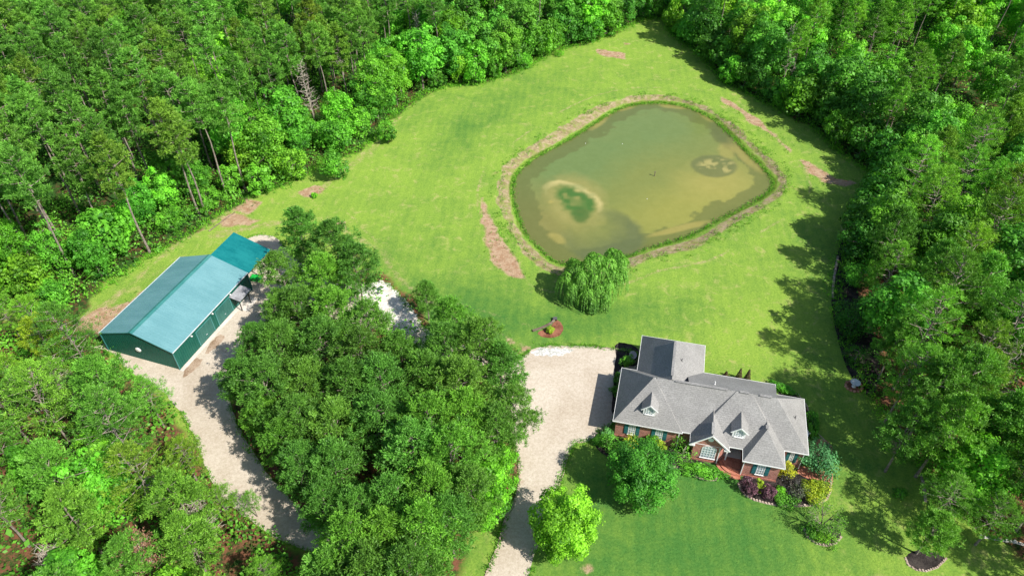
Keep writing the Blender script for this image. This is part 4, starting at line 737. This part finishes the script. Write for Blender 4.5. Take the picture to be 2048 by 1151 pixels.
for a, b, s, lb in ((985, 960, .62, 'bright lime green leafy tree at the right edge of the grove by the driveway'), (965, 1010, .5, 'smaller lime green leafy tree at the grove corner above the strip of lawn'), (1005, 905, .42, 'low leafy tree where the grove meets the driveway')):
    x, y = crown_at(a, b, 6*s/.6); tree('broad', 1, x, y, lb, 'leafy tree', None, s, (1.35, 1.35, .75))
# ------------------------------------------------------------------ lower left wood
sw_px = np.array([(-120,560),(50,590),(130,650),(180,710),(215,780),(270,835),(305,880),(330,930),(370,985),(385,1040),(400,1090),(430,1130),(440,1250),(-200,1300)], float)
SW = np.array([crown_at(a, b, 11) for a, b in sw_px])
SWt = scatter(SW, 5.0, lambda p, a, b: inside(SWwood, p[0], p[1]) < 2, 12000, 21, 11, inset=.4)
holes = [(420, 1010), (195, 975), (20, 1080)]
for x, y in SWt:
    cx_, cy_ = proj(x, y, 11)
    if any(math.hypot(cx_-a, cy_-b) < 34 for a, b in holes): continue
    if cx_ < 130 and cy_ < 760: tree('spine', random.randrange(4), x, y, 'yellow green pine of the left edge, '+where(x, y, 9), 'pine tree', 'yellow green pines at the left edge', random.uniform(.6, .8), tint((1.35, 1.3, .8), .1))
    elif random.random() < .82: tree(*(('spine', random.randrange(4)) if random.random() < .6 else ('gpine', random.randrange(6))), x, y, 'loose crowned pine of the lower left wood, '+where(x, y, 9), 'pine tree', 'pines of the lower left wood', random.uniform(.75, .98), tint((1.08, 1.12, 1.), .12))
    else: tree('broad', random.randrange(5), x, y, 'leafy tree of the lower left wood, '+where(x, y, 8), 'leafy tree', 'leafy trees of the lower left wood', random.uniform(.7, .9), tint((1.1, 1.2, .85), .12))
for v, a, b, s, lb in ((1, 440, 1000, .5, 'sparse pine with bare lower trunk beside the gravel track'), (2, 500, 1000, .32, 'thin pine overhanging the end of the gravel track'), (3, 530, 1140, .5, 'yellow green pine at the bottom edge below the gravel track'), (0, 365, 905, .6, 'sparse pine leaning over the bend of the gravel track'), (2, 295, 790, .6, 'sparse pine at the gravel corner below the barn')):
    h = PR['spine', v][2]*s*.85; x, y = crown_at(a, b, h*.7); tree('spine', v, x, y, lb, 'pine tree', None, s, tint((1.1, 1.15, .9), .06), sz=.85)
def deadtree(x, y, h, sp, label, fol=None, seed=1):
    r = np.random.default_rng(seed); o = tag(empty('dead_tree', (x, y, -.1), 0), label, 'dead tree'); mb = MB(); m = 6
    pts = [(.35*math.sin(i), .3*math.cos(i*1.3)-.3, h*i/m) for i in range(m+1)]; mb.tube(pts, [.15*(1-.8*i/m) for i in range(m+1)], 6); Cs = []
    bb = MB()
    for i in range(46):
        z = h*(.35+.63*(i/46)); az = i*2.4; l_ = sp*(1.05-.6*i/46)*r.uniform(.6, 1.1); e = np.array([math.cos(az)*l_, math.sin(az)*l_, l_*.35]); p0 = np.array([pts[min(m, int(z/h*m))][0], pts[min(m, int(z/h*m))][1], z])
        bb.tube([p0, p0+e*.5+[0, 0, -.1], p0+e], [.06, .04, .015], 4, False)
        for j in range(4):
            t = r.uniform(.35, .9); q_ = p0+e*t; dd = r.normal(size=3)*.55; bb.tube([q_, q_+dd], [.03, .01], 3, False); Cs.append(q_+dd)
    mb.build('trunk', M['deadwood'], o); bb.build('branches', M['deadwood'], o)
    if fol: Cs = np.array(Cs); V, F = tri_blades(Cs, Cs*0+[0, 0, 1.], 16, .4, .1, .2, .2, r); link('dead_needles', np_mesh('dead_needles', V, F, {'tone': r.random(len(V))}), fol, o)
for i, (a, b, hh, sp, lb, br_) in enumerate(((292, 1112, 11, 2.6, 'dead tree with pinkish brown needles at the bottom left', True), (372, 1085, 9, 3, 'leafless grey tree in the gap near the bottom left', False), (400, 1020, 8, 2.2, 'bare tangle of a dead tree beside the red soil at the lower left', False), (125, 755, 12, 2.6, 'tall leafless grey tree poking through the pines at the left', False), (110, 1120, 9, 2.6, 'bare grey dead tree in the bottom left corner', False))):
    x, y = crown_at(a, b, hh*.7); deadtree(x, y, hh, sp, lb, foliage('dead_needles', (.22, .1, .06), (.5, .3, .2), .2) if br_ else None, 70+i)
sn = [q_ for q_ in L_ if 4 < edge_d(q_) < 30][::23][:5]+[q_ for q_ in R_ if 3 < edge_d(q_) < 40][::21][:6]
for i, (x, y) in enumerate(sn):
    deadtree(x+2.6, y-1.8, random.uniform(13, 17), 2.3, 'leafless grey snag of the %s wood, ' % ('left' if x < 0 else 'right')+where(x+2.6, y-1.8, 12), None, 90+i)
# ------------------------------------------------------------------ garden trees and shrubs
def leafy(name, px_, zc, rad, h, label, cat, color, leaf=.2, nl=26, per=130, seed=1, mat='leaf', rl=.42, group=None, hb=.05, sxy=(1, 1), rz=0.):
    x, y = crown_at(*px_, zc); c, b = broad_crown(h, hb, rad, nl, per, leaf, seed, rl=rl)
    o = empty(name, (x, y, 0), rz); o.scale = (sxy[0], sxy[1], 1); f = link('foliage', c, M[mat], o); f.color = (*color, 1); link('stem', trunk_mesh(h*.7, min(.12, h*.03), b, seed, .4, .05), M['bark'], o); return tag(o, label, cat, group)
for v, px_, zc, lb, cl in ((0, (1287, 945), 5.0, 'large round green tree on the front lawn hiding the left front of the house', (.6, .78, .8)), (1, (1134, 1052), 4.8, 'bright lime green tree beside the narrow driveway', (1.65, 1.35, .8))):
    x, y = crown_at(*px_, zc); tree('oak', v, x, y, lb, 'leafy tree', None, .95 if v == 0 else 1., cl)
M['purple'] = foliage('purple_leaves', (.05, .02, .035), (.2, .09, .12), .2); M['gold'] = foliage('gold_leaves', (.16, .26, .015), (.6, .66, .035), .3); M['bluegreen'] = foliage('blue_green_leaves', (.03, .12, .04), (.13, .38, .13), .25); M['blackish'] = foliage('dark_leaves', (.02, .02, .02), (.1, .1, .09), .2)
W1 = (1, 1, 1)
sh = [('shrub', z7([(410, 970)])[0], 1.1, .95, 2.5, 'left one of the two purple leaved shrubs by the front wall', 'shrub', 'purple', W1), ('shrub', z7([(575, 1010)])[0], 1.1, .95, 2.4, 'right one of the two purple leaved shrubs by the front wall', 'shrub', 'purple', W1),
 ('shrub', z7([(497, 960)])[0], 1.0, .6, 2.1, 'yellow green shrub squeezed between the two purple shrubs', 'shrub', 'gold', (.7, .85, 1)), ('shrub', z7([(706, 850)])[0], 1.0, 1.1, 2.2, 'bright yellow shrub at the front right corner of the brick wall', 'shrub', 'gold', (1.1, 1, 1)),
 ('shrub', z7([(655, 1000)])[0], .4, .5, .9, 'small green ball shrub alone on the dark mulch', 'shrub', 'leaf', (1.3, 1.3, .8)), ('shrub', z7([(880, 990)])[0], .7, 1.15, 1.5, 'golden shrub left of its neighbours in the front right bed', 'shrub', 'gold', (.85, .9, 1)), ('shrub', z7([(960, 975)])[0], .7, 1.2, 1.5, 'golden shrub nearest the end of the brick path', 'shrub', 'gold', (.8, .9, 1)), ('shrub', z7([(925, 1045)])[0], .6, 1.1, 1.3, 'golden shrub lowest in the front right bed', 'shrub', 'gold', (.9, .95, 1)),
 ('shrub', z7([(930, 740)])[0], 1.5, 2.45, 3.1, 'big blue green bush at the right end of the house', 'shrub', 'bluegreen', W1), ('shrub', z7([(740, 960)])[0], .6, 1.6, 1.3, 'dark sparse shrub in the black mulch', 'shrub', 'blackish', W1), ('shrub', z7([(720, 1075)])[0], .3, 1.2, .7, 'low green mound at the front of the right bed', 'shrub', 'leaf', W1), ('shrub', z7([(650, 1065)])[0], .3, .8, .6, 'smaller green mound at the left of the low mound', 'shrub', 'leaf', W1),
 ('shrub', z7([(800, 1000)])[0], .6, 1.2, 1.2, 'wispy dark shrub beside the golden shrubs', 'shrub', 'blackish', (1.6, 2.0, 1.2)),
 ('shrub', z1([(532, 765)])[0], 1.4, 1.8, 3.2, 'upright green shrub in the corner left of the arched window', 'shrub', 'leaf', (1, 1.05, .9)), ('shrub', z1([(232, 700)])[0], 1.1, 1.0, 2.3, 'round yellow shrub under the left front window', 'shrub', 'gold', W1), ('shrub', z1([(100, 700)])[0], .9, 1.2, 1.9, 'green shrub at the left front corner of the house', 'shrub', 'leaf', (.8, .9, .9)), ('shrub', z1([(60, 690)])[0], .7, 1., 1.4, 'dark green shrub beside the end of the parking pad', 'shrub', 'leaf', (.6, .75, .7)), ('shrub', z1([(155, 735)])[0], .8, 1., 1.6, 'dark round shrub left of the yellow shrub', 'shrub', 'leaf', (.5, .65, .6)),
 ('shrub', z1([(100, 650)])[0], .9, .8, 1.7, 'pale green shrub against the garage corner', 'shrub', 'bluegreen', (1.5, 1.3, 1)), ('shrub', z1([(390, 720)])[0], 1., 1., 2., 'yellow green shrub half hidden behind the big front tree', 'shrub', 'gold', (.6, .75, 1)), ('shrub', z1([(350, 705)])[0], 1., 1., 2., 'green shrub under the second front window', 'shrub', 'leaf', (1.1, 1.15, .9)),
 ('shrub', z1([(215, 235)])[0], .9, .9, 1.8, 'small green bush in the shade of the west wall', 'shrub', 'leaf', W1), ('shrub', z1([(170, 330)])[0], .9, .9, 1.7, 'dark bush against the west wall near the garage', 'shrub', 'leaf', (.5, .6, .6)), ('shrub', z1([(150, 400)])[0], .9, .8, 1.6, 'dark bush midway along the west wall', 'shrub', 'leaf', (.5, .6, .6)),
 ('shrub', z5([(436, 86)])[0], .4, .6, .9, 'small yellow green shrub in the little red mulch bed', 'shrub', 'gold', (.7, .85, 1)),
 ('shrub', z8([(690, 870)])[0], .5, 1., 1., 'low green shrub at the left of the oval lawn bed', 'shrub', 'leaf', W1), ('shrub', z8([(780, 910)])[0], .5, 1.3, 1., 'low clipped shrub with rusty top in the oval lawn bed', 'shrub', 'leaf', (1.3, 1.1, .8)),
 ('shrub', zr([(600, 690)])[0], 2, 2.8, 4.2, 'dark drooping evergreen bush beside the long dark bed', 'shrub', 'leaf', (.35, .5, .5)), ('shrub', zr([(640, 430)])[0], 2, 2.4, 4., 'leafy bush behind the line of pale stones', 'shrub', 'leaf', (.9, 1.1, .9)), ('shrub', zr([(620, 890)])[0], 1.5, 2., 3., 'dark bush above the garden ornament', 'shrub', 'leaf', (.4, .55, .55)), ('shrub', z8([(1245, 640)])[0], .5, .9, 1.1, 'small round bush alone on the shaded lawn at the lower right', 'shrub', 'leaf', (.8, .9, .8)),
 ('shrub', (628, 392), .4, .6, .9, 'tiny bush on bare soil between the young trees', 'shrub', 'leaf', (1.4, 1.4, .7)), ('shrub', (1118, 108), .6, 1.1, 1.4, 'bright small bush at the foot of the wood above the pond', 'shrub', 'leaf', (1.4, 1.35, .8))]
for i, (n_, px_, zc, rad, h, lb, ct, mt, cl) in enumerate(sh):
    big = rad > 2; leafy(n_, px_, zc, rad, h, lb, ct, cl, .22 if big else .16, 36 if big else 18, 150 if big else 90, 800+i, mt)
# low hedge by the steps, groundcover at the right wall
hg = leafy('hedge', z1([(645, 868)])[0], .4, 1.1, 1.1, 'low clipped green hedge left of the brick porch steps', 'hedge', (.95, 1.05, .8), .15, 26, 110, 870, 'leaf', sxy=(2.3, 1.), rz=HA)
leafy('hedge', z7([(905, 500)])[0], .3, .9, .8, 'narrow low green planting along the right wall of the house', 'hedge', (.8, 1., .8), .15, 24, 100, 871, 'leaf', sxy=(.9, 2.6), rz=HA)
leafy('hedge', z7([(680, 225)])[0], .3, .8, .8, 'low green planting behind the rear right corner of the house', 'hedge', (.8, 1., .8), .15, 24, 100, 872, 'leaf', sxy=(2.4, .9), rz=HA-.4)
for i, (a, b, lb) in enumerate(((1478, 752, 'left one of two small brown cone shaped evergreens behind the house'), (1495, 754, 'right one of two small brown cone shaped evergreens behind the house'), (1452, 748, 'low dark evergreen left of the two cones behind the house'))):
    x, y = crown_at(a, b, 1.); o = tag(empty('conical_evergreen', (x, y, 0)), lb, 'evergreen'); r = np.random.default_rng(900+i); n_ = 2200; hh = 2.6 if i < 2 else 1.6
    z = hh*r.random(n_)**1.3; t = r.uniform(0, 6.28, n_); rr = .55*(1-z/hh)+.05; d = np.stack([np.cos(t), np.sin(t), np.full(n_, .4)], 1); p = np.stack([np.cos(t)*rr, np.sin(t)*rr, z+.05], 1)
    V, F = leaf_quads(p, d, .12, r); link('foliage', np_mesh('cone', V, F, {'tone': np.repeat(r.random(n_), 4)}), foliage('brownish_evergreen', (.05, .04, .02), (.16, .12, .06), .1), o); MB().tube([(0, 0, -.05), (0, 0, .5)], [.06, .05], 6).build('stem', M['bark'], o)
# willow
wx, wy = crown_at(1187, 560, 4.3); wo = tag(empty('willow_tree', (wx, wy, 0)), 'big weeping willow with drooping pale green strands on the near pond bank', 'willow'); r = np.random.default_rng(77); Vs, Ts = [], []
cl_ = [(-4.6, .2, 1.5, 5.6), (-3.6, -1.3, 1.3, 5.0), (-2.9, 1.4, 1.7, 7.1), (-2.2, -.6, 1.6, 6.5), (-1.2, -2.3, 1.5, 4.8), (-.9, 1.2, 1.8, 7.6), (-.3, -.7, 1.5, 6.6), (.6, -2.1, 1.4, 5.0), (.9, 2.3, 1.8, 7.7), (1.3, .1, 1.6, 7.0), (2.3, -1.4, 1.4, 5.3), (2.7, 1.6, 1.7, 7.7), (3.3, .2, 1.4, 6.3), (4.1, 2.6, 1.5, 8.1), (4.9, 1.6, 1.4, 7.6), (4.7, .3, 1.2, 6.0), (3.3, 3.4, 1.4, 8.0), (-3.4, 2.9, 1.3, 6.4), (0, 3.4, 1.4, 7.2), (1.9, -2.8, .9, 3.6), (-.2, -3.1, .9, 3.2)]
for (cx_, cy_, rr, hh) in cl_:
    tc = r.normal(.5, .13)
    for k in range(95):
        t = r.uniform(0, 6.28); q_ = r.random()**.5; x0, y0 = cx_+rr*q_*.6*math.cos(t), cy_+rr*q_*.6*math.sin(t); z0 = hh-.55*q_*q_*rr+r.normal(0, .12); ln = (.8+q_*3.6)*r.uniform(.55, 1.1); m = int(ln/.15)+2
        if z0-ln < .2: ln = z0-.2
        u = np.linspace(0, 1, m); ou = rr*(.25+.45*q_); P_ = np.stack([x0+math.cos(t)*ou*np.sin(u*1.5), y0+math.sin(t)*ou*np.sin(u*1.5), z0+.35*np.sin(u*2.4)-ln*u**1.4], 1)+r.normal(0, .035, (m, 3))
        d = np.tile([math.cos(t), math.sin(t), .35], (m, 1)); V, _ = leaf_quads(P_, d, .24, r, .45); Vs.append(V); tb = tc+r.normal(0, .16); Ts.append(np.repeat(np.clip(tb+.3-u*.45+r.normal(0, .08, m), 0, 1), 4))
V = np.vstack(Vs); cw = link('crown', np_mesh('willow_crown', V, np.arange(len(V)).reshape(-1, 4), {'tone': np.concatenate(Ts)}), M['leaf'], wo); cw.color = (1.2, 1.0, 1.5, 1); wo.scale = (.94, .94, 1)
mb = MB(); mb.tube([(0, 0, -.1), (.1, .2, 2), (-.1, .5, 4.5)], [.45, .35, .2], 8)
for e in ((-4.2, .2, 5.), (-2.4, .4, 5.8), (2.4, 1.2, 6.2), (0, -.4, 6), (3.6, 2, 6.4), (-.4, 2, 6.6), (0, -2.2, 4), (2.2, -1.2, 4.6)): mb.tube([(0, .2, 2.2), (e[0]*.5, e[1]*.6, 4.2), e], [.2, .13, .05], 6)
mb.build('trunk', M['bark'], wo)
# small bare-ish ornamental tree on the lawn
def airy(px_, zc, h, rad, label, color, n_=900, leaf=.13, seed=5):
    x, y = crown_at(*px_, zc); o = tag(empty('ornamental_tree', (x, y, 0)), label, 'small tree'); r = np.random.default_rng(seed); mb = MB(); Cs = []
    for s_ in range(5):
        a = s_*1.256+.3; mb.tube([(0, 0, -.05), (.3*math.cos(a), .3*math.sin(a), h*.35), (rad*.45*math.cos(a), rad*.45*math.sin(a), h*.7)], [.09, .07, .04], 6)
        for j in range(9):
            b = a+r.normal(0, .7); l_ = rad*r.uniform(.6, 1.05); e = np.array([math.cos(b)*l_, math.sin(b)*l_, h*r.uniform(.65, 1.)]); p0 = np.array([rad*.3*math.cos(a), rad*.3*math.sin(a), h*.5]); mb.tube([p0, (p0+e)/2+[0, 0, .2], e], [.04, .025, .01], 4, False)
            for q_ in range(4): w_ = p0+(e-p0)*r.uniform(.5, 1)+r.normal(0, .12, 3); mb.tube([w_, w_+r.normal(0, .35, 3)], [.015, .006], 3, False); Cs.append(w_)
    mb.build('trunk', M['bark'], o); Cs = np.array(Cs); V, F = tri_blades(Cs, Cs*0+[0, 0, 1.], max(3, n_//len(Cs)), leaf*1.6, leaf*.6, .2, .28, r); f = link('crown', np_mesh('airy_crown', V, F, {'tone': r.random(len(V))}), M['leaf'], o); f.color = (*color, 1)
airy(z8([(775, 800)])[0], 2.2, 3.6, 2.3, 'small airy tree with pale twigs in the oval lawn bed', (1.5, 1.2, 1.6), 2600)
# ------------------------------------------------------------------ undergrowth of the woods (nobody could count it)
r = np.random.default_rng(55); Vs, Ts = [], []
Q = r.uniform([-160, 35], [175, 245], (30000, 2)); m_ = sdist(Q, forest_poly) < -.5; Q1 = Q[m_]; Q = r.uniform([-95, 20], [0, 80], (5000, 2)); Q2 = Q[(sdist(Q, SWwood) < -.8)]
Q = r.uniform([-60, 25], [10, 100], (2500, 2)); Q3 = Q[(sdist(Q, grove) < -1.2)][:160]; Q2 = Q2[:420]
pj = np.array([proj(a, b, 1) for a, b in Q1]); vis = (pj[:, 0] > -160) & (pj[:, 0] < 2360) & (pj[:, 1] > -40) & (pj[:, 1] < 1400); Q1 = Q1[vis][:6200]
for q_ in np.vstack([Q1, Q2, Q3]):
    a, b = proj(q_[0], q_[1], 1); open_ = (a > 1820 and b < 330) or (a < 160 and 430 < b < 720); rad = r.uniform(.8, 2.2); hh = rad*r.uniform(.8, 2.3)*(1.2 if a < 900 else 1)
    if a > 1640 and b > 480: 
        if r.random() < .6: continue
    m = int(42*rad); d = r.normal(size=(m, 3)); d[:, 2] = np.abs(d[:, 2]); d /= np.linalg.norm(d, axis=1, keepdims=True)
    p = np.array([q_[0], q_[1], -.1])+d*np.array([rad, rad, hh])*r.uniform(.7, 1.15, (m, 1))*(1+.35*np.sin(d[:, :1]*5+q_[0])*np.cos(d[:, 1:2]*6)); V, _ = leaf_quads(p, d+[0, 0, .4], .42, r); Vs.append(V); tb = (.75 if open_ else .4)+r.normal(0, .15); Ts.append(np.repeat(np.clip(tb+r.normal(0, .15, m), 0, 1), 4))
V = np.vstack(Vs); ug = link('undergrowth', np_mesh('undergrowth', V, np.arange(len(V)).reshape(-1, 4), {'tone': np.concatenate(Ts)}), M['leaf']); ug.color = (1.05, 1.05, .9, 1); tag(ug, 'low green scrub covering the floor of the woods', 'undergrowth', kind='stuff')
# low weeds along the wood edge and grass fringe on the pond shore
Cs = []
for A, z, n_, sp in ((G(lf_edge[3:]), 0, 5200, .8), (np.vstack([water_poly, water_poly[:1]]), WL+.02, 3000, .3)):
    seg = np.hypot(*(A[1:]-A[:-1]).T); pr = seg/seg.sum(); k = r.choice(len(seg), n_, p=pr); t = r.random((n_, 1)); p = A[k]*(1-t)+A[k+1]*t+r.normal(0, sp, (n_, 2)); Cs.append(np.column_stack([p, np.full(n_, z+.05)]))
for A, n_, nm in ((drive, 2600, 0), (yard, 3600, 0)):
    A = np.vstack([smooth(A, 1), smooth(A, 1)[:1]]); seg = np.hypot(*(A[1:]-A[:-1]).T); k = r.choice(len(seg), n_, p=seg/seg.sum()); t = r.random((n_, 1)); p = A[k]*(1-t)+A[k+1]*t; p = p+r.normal(0, .22, (n_, 2))
    p = p[np.array([vnoise(p, 1.6, 71) > .35]).ravel()]; p = p[(sdist(p, np.array([hl(.3, .3), hl(24, .3), hl(24, 9), hl(.3, 9)])) > .2) & (sdist(p, np.array([bl(0, 0), bl(13.5, 0), bl(13.5, 26), bl(0, 26)])) > .3)]; Cs.append(np.column_stack([p, np.full(len(p), .03)]))
for q_ in redpatch[:10]:
    A = G(q_); p = r.uniform(A.min(0)-1, A.max(0)+1, (int(np.prod(np.ptp(A, 0))*1.6)+5, 2)); p = p[(np.abs(sdist(p, A)) < 1.1) & (vnoise(p, 1.3, 73) > .45)]; Cs.append(np.column_stack([p, np.zeros(len(p))+.02]))
A = r.uniform(bank_poly.min(0)-2, bank_poly.max(0)+2, (26000, 2)); A = A[(np.abs(sdist(A, bank_poly)) < 1.5) & (vnoise(A, 1.5, 74) > .5)]; Cs.append(np.column_stack([A, np.zeros(len(A))-.05]))
Cs[2] = np.vstack(Cs[2:4]); Cs[3] = np.vstack(Cs[4:])
for i, (c_, nm, lb, ct, clr, ln) in enumerate(((Cs[2], 'gravel_edge_weeds', 'grass and weeds creeping over the edges of the gravel', 'weeds', (1.1, 1.05, .8), .24), (Cs[3], 'bank_weeds', 'sparse weeds scattered over the bare soil and the pond bank', 'weeds', (1.25, 1.1, .8), .26), (Cs[0], 'edge_weeds', 'ragged weeds along the foot of the woods', 'weeds', (1.3, 1.25, .8), .5), (Cs[1], 'shore_grass', 'green grass fringe growing along the pond shore', 'grass', (.95, 1.0, .6), .26))):
    V, F = tri_blades(c_, c_*0+[0, 0, .6], 5, ln, .1, 1., .12, r); o = link(nm, np_mesh(nm, V, F, {'tone': np.repeat(r.random(len(V)//20), 20)[:len(V)]}), M['leaf']); o.color = (*clr, 1); tag(o, lb, ct, kind='stuff')
ORD = 'first second third fourth fifth sixth seventh eighth ninth tenth eleventh twelfth thirteenth fourteenth fifteenth sixteenth seventeenth eighteenth nineteenth twentieth'.split()
def name_by_rows(step=62):
    fam = {}
    for o in bpy.data.objects:
        lb = o.get('label')
        if lb and '@' in lb: head, p_ = lb.split('@'); px_, py_ = map(float, p_.split(','))
        else: continue
        if not (0 <= px_ <= 2048 and 0 <= py_ <= 1151):
            side = 'left' if px_ < 0 else 'right' if px_ > 2048 else 'top' if py_ < 0 else 'bottom'; o['label'] = '%s with its crown beyond the %s edge of the photo' % (head.split(' of the ')[0].split(' in the ')[0], side); o['group'] = 'trees beyond the %s edge of the photo, %s' % (side, head.split(' of the ')[0].split(' in the ')[0]); continue
        fam.setdefault(head, []).append((py_, px_, o))
    for head, l in fam.items():
        adj, wood = (head.split(' of the ')+[''])[:2] if ' of the ' in head else (head.split(' in the ')+[''])[:2]
        adj, wood = adj.strip(' ,'), wood.strip(' ,')
        l.sort(key=lambda q: q[0]); rows, cur = [], []
        for q in l:
            if cur and (q[0]-cur[0][0] > step or len(cur) >= 18): rows.append(cur); cur = []
            cur.append(q)
        rows.append(cur)
        for k, row in enumerate(rows):
            row.sort(key=lambda q: q[1])
            rn = 'only' if len(rows) == 1 else 'bottom' if k == len(rows)-1 else 'top' if k == 0 else ORD[k]
            for j, q in enumerate(row):
                pos = 'leftmost' if j == 0 and len(row) > 1 else 'rightmost' if j == len(row)-1 and len(row) > 1 else (ORD[j]+' from the left' if len(row) > 1 else 'alone')
                q[2]['label'] = '%s, %s in the %s row%s' % (adj, pos, rn, ' of the '+wood if wood else '')
name_by_rows()
